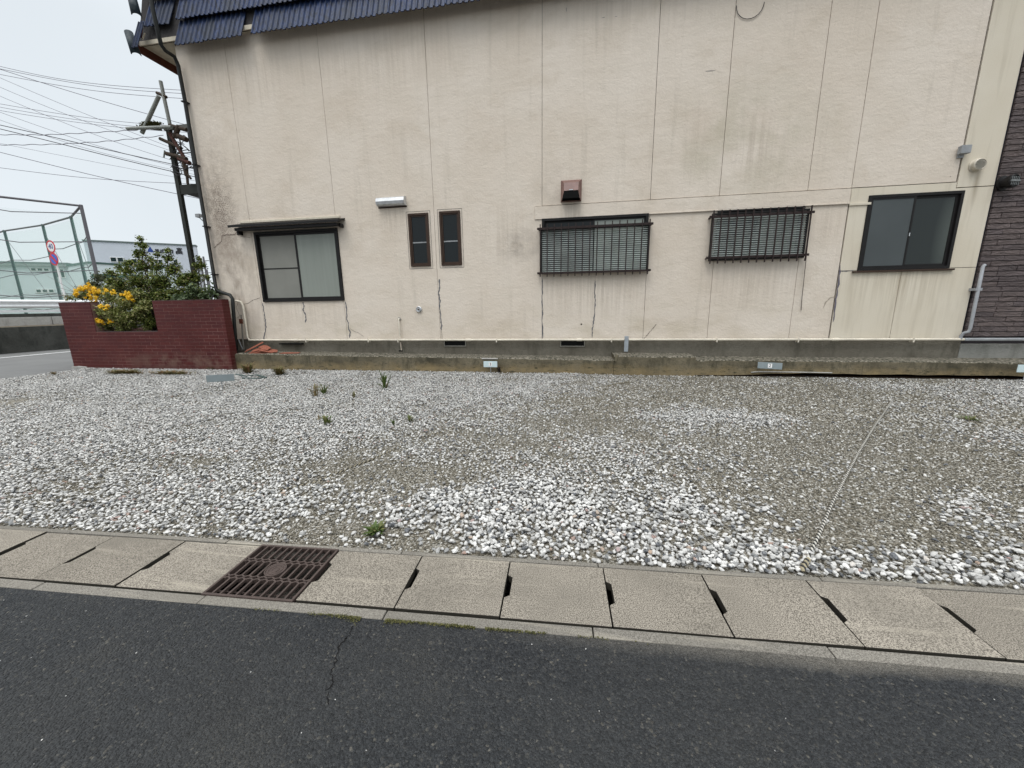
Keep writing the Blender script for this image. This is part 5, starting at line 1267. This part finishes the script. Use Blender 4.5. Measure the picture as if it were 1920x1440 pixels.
# ================================================================== SIDE ROAD: retaining wall, raised road, guardrail
RA = np.array([-21.62, 11.1]); RD = np.array([.13, .99]); RD = RD / np.linalg.norm(RD); RN = np.array([-RD[1], RD[0]])   # RN points away from the lot
ang = math.atan2(RD[1], RD[0])
def rloc(name, off=0.0): return (float(RA[0] + RN[0] * off), float(RA[1] + RN[1] * off), 0)
rw = empty('retaining_wall', rloc(''), ang); tag(rw, 'low dark weathered concrete retaining wall across the side road', 'wall')
for a in np.arange(-14, 30, 4.0): MB().box(a, a + 3.985, 0.0, .25, -.1, .99 + random.uniform(-.005, .005)).build('wall_section', DARKWALL, rw)
uw = empty('kerb_wall', rloc('', .9), ang); tag(uw, 'pale concrete parapet below the guardrail above the dark retaining wall', 'wall')
for a in np.arange(-14, 30, 2.0): MB().box(a, a + 1.98, 0, .3, .9, 1.36).build('parapet_block', PALECON, uw, bevel=.01)
for a in np.arange(-14, 30, 4.0): MB().box(a, a + 3.99, .06, .25, 1.361, 1.50).build('gap_shade_strip', DARKWALL, uw)  # dark strip added for the shade in the gap below the guardrail
o = MB().add([(-20, .26, .985), (34, .26, .985), (34, .89, 1.02), (-20, .89, 1.02)], [(0, 1, 2, 3)]).build('verge', EARTH, fix=False); o.location = rloc(''); o.rotation_euler.z = ang; o['kind'] = 'structure'
o = MB().box(-20, 34, 1.21, 9, .5, 1.30).build('raised_road', ROADG); o.location = rloc(''); o.rotation_euler.z = ang; o['kind'] = 'structure'
gd = empty('guardrail', rloc('', 1.05), ang); tag(gd, 'white corrugated steel guardrail beside the raised road', 'guardrail')
prof = [(-.0, 1.72), (-.03, 1.735), (-.08, 1.78), (-.08, 1.82), (-.02, 1.86), (-.02, 1.93), (-.08, 1.97), (-.08, 2.01), (-.03, 2.05), (0, 2.065)]
n = len(prof)
for a in np.arange(-14, 30, 4.0):
    b = a + 3.995; v_ = [(x_, y_, z_) for x_ in (a, b) for y_, z_ in prof] + [(x_, y_ + .006, z_) for x_ in (a, b) for y_, z_ in prof]
    fs = [(i, i + 1, n + i + 1, n + i) for i in range(n - 1)] + [(2 * n + i + 1, 2 * n + i, 3 * n + i, 3 * n + i + 1) for i in range(n - 1)]
    MB().add(v_, fs).build('beam', GUARD, gd)
    MB().box(a, b, -.03, .0, 1.55, 1.65).build('lower_rail', GUARD, gd)
    MB().lathe((a + .6, .08, 1.3), (0, 0, 1), [(0, 0), (.06, 0), (.06, .72), (0, .73)], 12).build('post', GUARD, gd)
for a, b in ((0, 596), (60, 600)): pass

# road sign
sp0 = ond(122, 560, 17.2); st_ = ond(104, 480, 17.2)
ts = empty('road_sign', (float(sp0[0]), float(sp0[1]), 0)); tag(ts, 'white post with a red ringed forty sign above a blue no parking disc', 'traffic sign')
xx, yy = float(sp0[0]), float(sp0[1])
ztop = float(ond(100, 466, 17.2)[2]); zlow = float(ond(105.5, 488, 17.2)[2])
o = MB().tube([(xx, yy, 0), (xx, yy, ztop + .2)], .035, 10).build('post', WHITE); par(o, ts)
fd = Vector((-xx * .75 + 0, -yy, 0)).normalized(); rot = fd.to_track_quat('Z', 'Y').to_matrix().to_4x4()
face = Vector((-xx, -yy, 0)).normalized(); fa = math.atan2(face.x, -face.y)      # rotation about z so local -y faces the viewer
fa2 = math.radians(-4)
def disc(z, r, kind):
    c = Vector((xx, yy, z)); d = Vector((math.sin(fa2), -math.cos(fa2), 0))
    o = MB().lathe(c + d * .045, d, [(0, 0), (r, 0), (r, .004), (0, .005)], 32).build('sign_disc', REDP); par(o, ts)
    i = MB().lathe(c + d * .051, d, [(r * .76, 0), (r * .76, .002), (0, .003)], 32).build('disc_face', WHITE if kind == '40' else BLUEP); par(i, o)
    if kind == '40':
        t = text_mesh('40', r * 1.05, NAVY); t.location = c + d * .058; t.rotation_euler = (math.pi / 2, 0, fa2); par(t, o)
    else:
        a = Vector((math.cos(fa2), math.sin(fa2), 0)); s = MB().bar(c + d * .057 - a * r * .56 + Vector((0, 0, r * .56)), c + d * .057 + a * r * .56 - Vector((0, 0, r * .56)), .09, .006, d).build('disc_bar', REDP); par(s, o)
disc(ztop, .27, '40'); disc(zlow, .27, 'np')

# ================================================================== PRACTICE NET
pn = empty('practice_net', (-45, 30, 0)); tag(pn, 'tall green ball net strung between steel poles beyond the side road', 'net')
H_ = 12.0
tops = [onz(-60, 452, H_), onz(8, 433, H_), onz(80, 422, H_), onz(133, 407, H_), onz(152, 386, H_)]
lefts = [onz(0, 366, H_), onz(-150, 352, H_)]
D_ = tops[4]
for i, p in enumerate(tops):
    r_ = .17 if i < 4 else .18
    o = MB().tube([(p[0], p[1], 0), (p[0], p[1], H_ + .1)], [r_, r_ * .8], 10).build('pole', NETG if i < 4 else GREYP); par(o, pn)
for i in range(4):
    a, b = tops[i], tops[i + 1]; o = MB().tube([(a[0], a[1], H_), (b[0], b[1], H_)], .10, 8).build('top_rail', GREYP); par(o, pn)
    o = MB().add([(a[0], a[1], 0), (b[0], b[1], 0), (b[0], b[1], H_ - .3), (a[0], a[1], H_ - .3)], [(0, 1, 2, 3)]).build('net_panel', NET, fix=False); par(o, pn)
    for zz in (2.2, 4.0, 6.6, 9.2 if i > 1 else 8.4):
        m_ = (a + b) / 2; o = MB().tube([(a[0], a[1], zz), (m_[0], m_[1], zz - .25), (b[0], b[1], zz)], .045, 5).build('cable', GREYP); par(o, pn)
a, b = D_, lefts[1]
o = MB().tube([(a[0], a[1], H_), (b[0], b[1], H_)], .10, 8).build('top_rail', GREYP); par(o, pn)
o = MB().add([(a[0], a[1], 0), (b[0], b[1], 0), (b[0], b[1], H_ - .9), (a[0], a[1], H_ - .9)], [(0, 1, 2, 3)]).build('net_panel', netmat('pale_net', (.45, .6, .55), .09), fix=False); par(o, pn)
for zz in (3.5, 8.6, 11.3, 5.8): o = MB().tube([(a[0], a[1], zz), ((a[0] + b[0]) / 2, (a[1] + b[1]) / 2, zz - .5), (b[0], b[1], zz)], .04, 5).build('cable', GREYP); par(o, pn)
o = MB().tube([(b[0], b[1], 0), (b[0], b[1], H_)], .25, 8).build('pole', GREYP); par(o, pn)
for i in (1, 2, 3):                                   # thin guy wires
    a, b = tops[i], tops[i + 1] if i < 3 else tops[4]
    o = MB().tube([(a[0], a[1], H_ - 1), (b[0], b[1], 1)], .025, 4).build('guy_wire', GREYP); par(o, pn)

# ================================================================== FAR BUILDINGS
def facade(A, B):
    A = np.array(A); B = np.array(B); d = (B - A)[:2]; L = np.linalg.norm(d); d = d / L; nrm = np.array([-d[1], d[0]]); 
    if nrm[1] < 0: nrm = -nrm
    def hit(px, py):
        r = ray(px, py); t = ((A[:2] - EYEV[:2]) @ nrm) / (r[:2] @ nrm); P = EYEV + r * t; return float((P[:2] - A[:2]) @ d), float(P[2])
    return L, d, hit
def far_building(name, A, B, H, depth, mat, label, trim):
    L, d, hit = facade(A, B); e = empty(name, (A[0], A[1], 0), math.atan2(d[1], d[0])); tag(e, label, 'building')
    MB().box(0, L, 0, depth, 0, H).build('wall', mat, e); MB().box(-.1, L + .1, -.12, depth, H + .001, H + .25).build('roof_trim', trim, e)
    return e, hit
e, hit = far_building('warehouse', onz(155, 449, 14), onz(366, 459, 14), 14 - .25, 1.2, FARW, 'white clad company warehouse with dark lettering behind the shrubs', FARR)
def far_win(e, hit, x0, y0, x1, y1, n=2, mat=FARWIN):
    a, zt_ = hit(x0, y0); b, zb_ = hit(x1, y1); w_ = (b - a) / n
    for i in range(n):
        f_ = rect_frame(MB(), a + i * w_, a + (i + 1) * w_ - .05, zb_, zt_, -.12, -.005, .07).build('window', WHITE, e)
        o = MB().box(a + i * w_ + .075, a + (i + 1) * w_ - .125, -.09, -.012, zb_ + .075, zt_ - .075).build('pane', mat, f_)
far_win(e, hit, 206, 482, 234, 492); far_win(e, hit, 245, 485, 272, 496); far_win(e, hit, 288, 486, 306, 496); far_win(e, hit, 324, 487, 336, 497, 1)
MB().box(0.02, 60, -.06, -.002, hit(250, 500)[1], hit(250, 500)[1] + .08).build('cladding_line', FARR, e) if False else None
def stroke(e, hit, px, py, s, strokes, mat):
    o = MB()
    for (a, b, c_, d) in strokes:
        x0, z0 = hit(px + a * s, py + b * s); x1, z1 = hit(px + c_ * s, py + d * s); k = .16 if s > 8 else .11
        if abs(x1 - x0) > abs(z1 - z0): o.box(min(x0, x1), max(x0, x1), -.05 - random.random() * .003, -.003, min(z0, z1) - k / 2, max(z0, z1) + k / 2) if abs(z1 - z0) < .12 else o.bar((x0, -.03, z0), (x1, -.03, z1), k, .05, (0, 1, 0))
        else: o.box(min(x0, x1) - k / 2, max(x0, x1) + k / 2, -.056 - random.random() * .003, -.004, min(z0, z1), max(z0, z1)) if abs(x1 - x0) < .12 else o.bar((x0, -.03, z0), (x1, -.03, z1), k, .05, (0, 1, 0))
    o = o.build('lettering', mat, e, fix=False); o['kind'] = 'stuff'
TAKA = [(.5, 0, .5, .12), (.08, .14, .92, .14), (.28, .26, .72, .26), (.28, .44, .72, .44), (.28, .26, .28, .44), (.72, .26, .72, .44), (.1, .56, .9, .56), (.1, .56, .1, 1), (.9, .56, .9, 1), (.32, .70, .68, .70), (.32, .88, .68, .88), (.32, .70, .32, .88), (.68, .70, .68, .88)]
KABU = [(.25, 0, .25, 1), (0, .28, .45, .28), (.25, .35, .05, .7), (.5, .3, 1, .3), (.5, .55, 1, .55), (.75, 0, .75, 1), (.72, .6, .5, .9), (.78, .6, 1, .9)]
SHIKI = [(0, .25, 1, .25), (.1, .55, .55, .55), (.32, .55, .32, .9), (.05, .92, .6, .85), (.65, 0, .75, .6), (.75, .6, .95, 1), (.85, 0, .95, .12)]
KAI = [(.5, 0, .05, .35), (.5, 0, .95, .35), (.3, .38, .7, .38), (.1, .55, .9, .55), (.45, .6, .2, .92), (.2, .92, .8, .88), (.65, .7, .85, .98)]
SHA = [(.2, 0, .3, .12), (.02, .25, .42, .25), (.42, .25, .1, .6), (.24, .5, .24, 1), (.55, .35, 1, .35), (.77, .05, .77, .95), (.5, .95, 1, .95)]
stroke(e, hit, 330, 464.5, 12, TAKA, INK); stroke(e, hit, 291, 467, 7, KABU, INK); stroke(e, hit, 300, 467.3, 7, SHIKI, INK); stroke(e, hit, 309, 467.6, 7, KAI, INK); stroke(e, hit, 318, 467.9, 7, SHA, INK)
mb = MB(); tri = [hit(276, 472), hit(289, 473), hit(281, 462)]; mb.prism(tri, -.05, -.003); mb.build('logo', NAVY, e)
e3, hit3 = far_building('factory', onz(-260, 483, 9), onz(126, 492, 9), 8.7, 14, FARG, 'pale green grey factory building seen through the green net', FARR)
a, z_ = hit3(0, 498); MB().box(0.05, 60, -.35, -.003, z_ - .1, 8.69).build('eave', FARR, e3) if False else MB().box(.0, facade(onz(-260, 483, 9), onz(126, 492, 9))[0], -.4, -.121, z_, 8.65).build('eave', simple('factory_eave', (.24, .27, .26)), e3)
far_win(e3, hit3, 57, 502, 95, 509, 3); far_win(e3, hit3, 102, 504, 125, 521, 2); far_win(e3, hit3, 67, 542, 104, 549, 3); far_win(e3, hit3, 110, 543, 126, 556, 2)
far_win(e3, hit3, -70, 500, -20, 508, 3)
e4, hit4 = far_building('annex', onz(124.5, 497, 8.6), onz(166, 491, 8.6), 8.4, 10, FARG, 'lower wing of the factory with a dark roof edge at the net corner', simple('dark_green_trim', (.05, .10, .085)))
p = ond(171, 514, 34); q = ond(215, 517, 34)
sh = empty('shed', (float(p[0]), float(p[1]), 0), math.atan2(q[1] - p[1], q[0] - p[0])); tag(sh, 'small shed with a dark green roof showing above the yellow flowered bush', 'shed')
MB().box(.2, 2.3, .2, 2, 0, float(p[2]) - .3).build('wall', FARG, sh); MB().box(0, 2.5, 0, 2.2, float(p[2]) - .299, float(p[2])).build('roof', simple('green_roof', (.03, .10, .08)), sh)
# utility poles far off
for i, (a, b, c_, H2, lab) in enumerate(((375, 483, 55, 9, 'leftmost distant utility pole between shrub and house corner'), (381, 481, 60, 10, 'tall distant utility pole second from the left'), (388, 505, 75, 9, 'shorter distant utility pole third from the left'), (371, 500, 70, 8, 'distant utility pole partly behind the steel post'), (394, 545, 90, 5, 'shortest distant utility pole nearest the downpipe'))):
    p = ond(a, b, c_); e5 = empty('utility_pole', (float(p[0]), float(p[1]), 0)); tag(e5, lab, 'utility pole', 'distant utility poles')
    MB().tube([(0, 0, 0), (0, 0, float(p[2]))], .13, 6).build('pole', GREYP, e5); MB().box(-.9, .9, -.05, .05, float(p[2]) - .7, float(p[2]) - .6).build('cross_arm', GREYP, e5)
    MB().box(-.6, .6, -.05, .05, float(p[2]) - 1.6, float(p[2]) - 1.5).build('cross_arm', GREYP, e5)
# overhead wires
WR = [
 ([(0, 118), (500, 240), (1000, 295), (1610, 330)], .011, 'uppermost thin wire, top of the three nearly level wires'), ([(0, 140), (450, 235), (1000, 325), (1610, 360)], .011, 'middle of the three nearly level wires at the top'),
 ([(0, 190), (400, 270), (900, 355), (1620, 405)], .011, 'lowest of the three nearly level wires at the top'), ([(0, 143), (450, 290), (1000, 455), (1680, 645)], .013, 'dark wire crossing the three top wires and sloping to the house'),
 ([(0, 220), (600, 480), (1000, 640), (1480, 825)], .009, 'first of four parallel thin sloping wires'), ([(0, 305), (500, 520), (1000, 700), (1480, 858)], .009, 'second of four parallel thin sloping wires'),
 ([(0, 385), (450, 575), (900, 760), (1490, 945)], .009, 'third of four parallel thin sloping wires'), ([(0, 530), (600, 745), (1000, 880), (1500, 1000)], .009, 'fourth of four parallel thin sloping wires'),
 ([(0, 455), (600, 560), (1270, 640), (1680, 660)], .010, 'top wire of the level trio meeting the pipes'), ([(0, 485), (500, 575), (1140, 660), (1680, 690)], .010, 'middle wire of the level trio meeting the pipes'),
 ([(0, 515), (500, 600), (1240, 690), (1680, 712)], .010, 'bottom wire of the level trio meeting the pipes'), ([(0, 645), (600, 780), (1000, 880), (1515, 990)], .018, 'thicker upper black cable of the dark pair'),
 ([(0, 680), (600, 825), (1000, 935), (1525, 1058)], .018, 'thicker lower black cable of the dark pair'), ([(0, 600), (500, 780), (1000, 925), (1520, 1040)], .008, 'hair thin wire crossing between the two black cables'),
 ([(100, 830), (700, 950), (1525, 1105)], .007, 'faintest wire below the two black cables'), ([(0, 890), (1000, 1140), (1560, 1258)], .014, 'lowest dark wire sloping down to the balcony post'),
 ([(0, 1030), (700, 1120), (1000, 1145), (1560, 1168)], .011, 'lowest nearly level wire ending at the balcony beam')]
for L, r_, lab in WR:
    L = [(x / 4.8, 100 + y / 4.8) for x, y in L]
    a, b = L[0], L[1]; k = (-220 - a[0]) / (b[0] - a[0]); L = [(a[0] + (b[0] - a[0]) * k, a[1] + (b[1] - a[1]) * k)] + L
    a, b = L[-2], L[-1]; k = (415 - b[0]) / (b[0] - a[0]); L = L + [(b[0] + (b[0] - a[0]) * k, b[1] + (b[1] - a[1]) * k)]
    xs2 = np.array([q[0] for q in L]); ys2 = np.array([q[1] for q in L]); t_ = np.linspace(xs2[0], xs2[-1], 40)
    yv = np.interp(t_, xs2, ys2)
    for _ in range(30): yv[1:-1] = (yv[:-2] + 2 * yv[1:-1] + yv[2:]) / 4
    o = MB().tube([tuple(ond(a, b, 19)) for a, b in zip(t_, yv)], r_, 5).build('overhead_wire', WIREM if r_ < .015 else CABLE, fix=False); tag(o, lab, 'wire', 'overhead wires left of the house')
for L, lab in (([(-700, 700), (0, 732), (400, 735), (900, 710), (1240, 690)], 'upper wavy twisted service cable running to the pipes'), ([(-700, 800), (0, 825), (500, 820), (1000, 790), (1470, 740)], 'lower wavy twisted service cable running to the balcony')):
    xs2 = np.array([q[0] / 4.8 for q in L]); ys2 = np.array([100 + q[1] / 4.8 for q in L]); t_ = np.linspace(xs2[0], xs2[-1], 160); yv = np.interp(t_, xs2, ys2)
    for _ in range(60): yv[1:-1] = (yv[:-2] + 2 * yv[1:-1] + yv[2:]) / 4
    yv = yv + .7 * np.sin(t_ / 5.5)
    o = MB().tube([tuple(ond(a, b, 11.5)) for a, b in zip(t_, yv)], .009, 5).build('overhead_wire', WIREM, fix=False); tag(o, lab, 'wire', 'overhead wires left of the house')
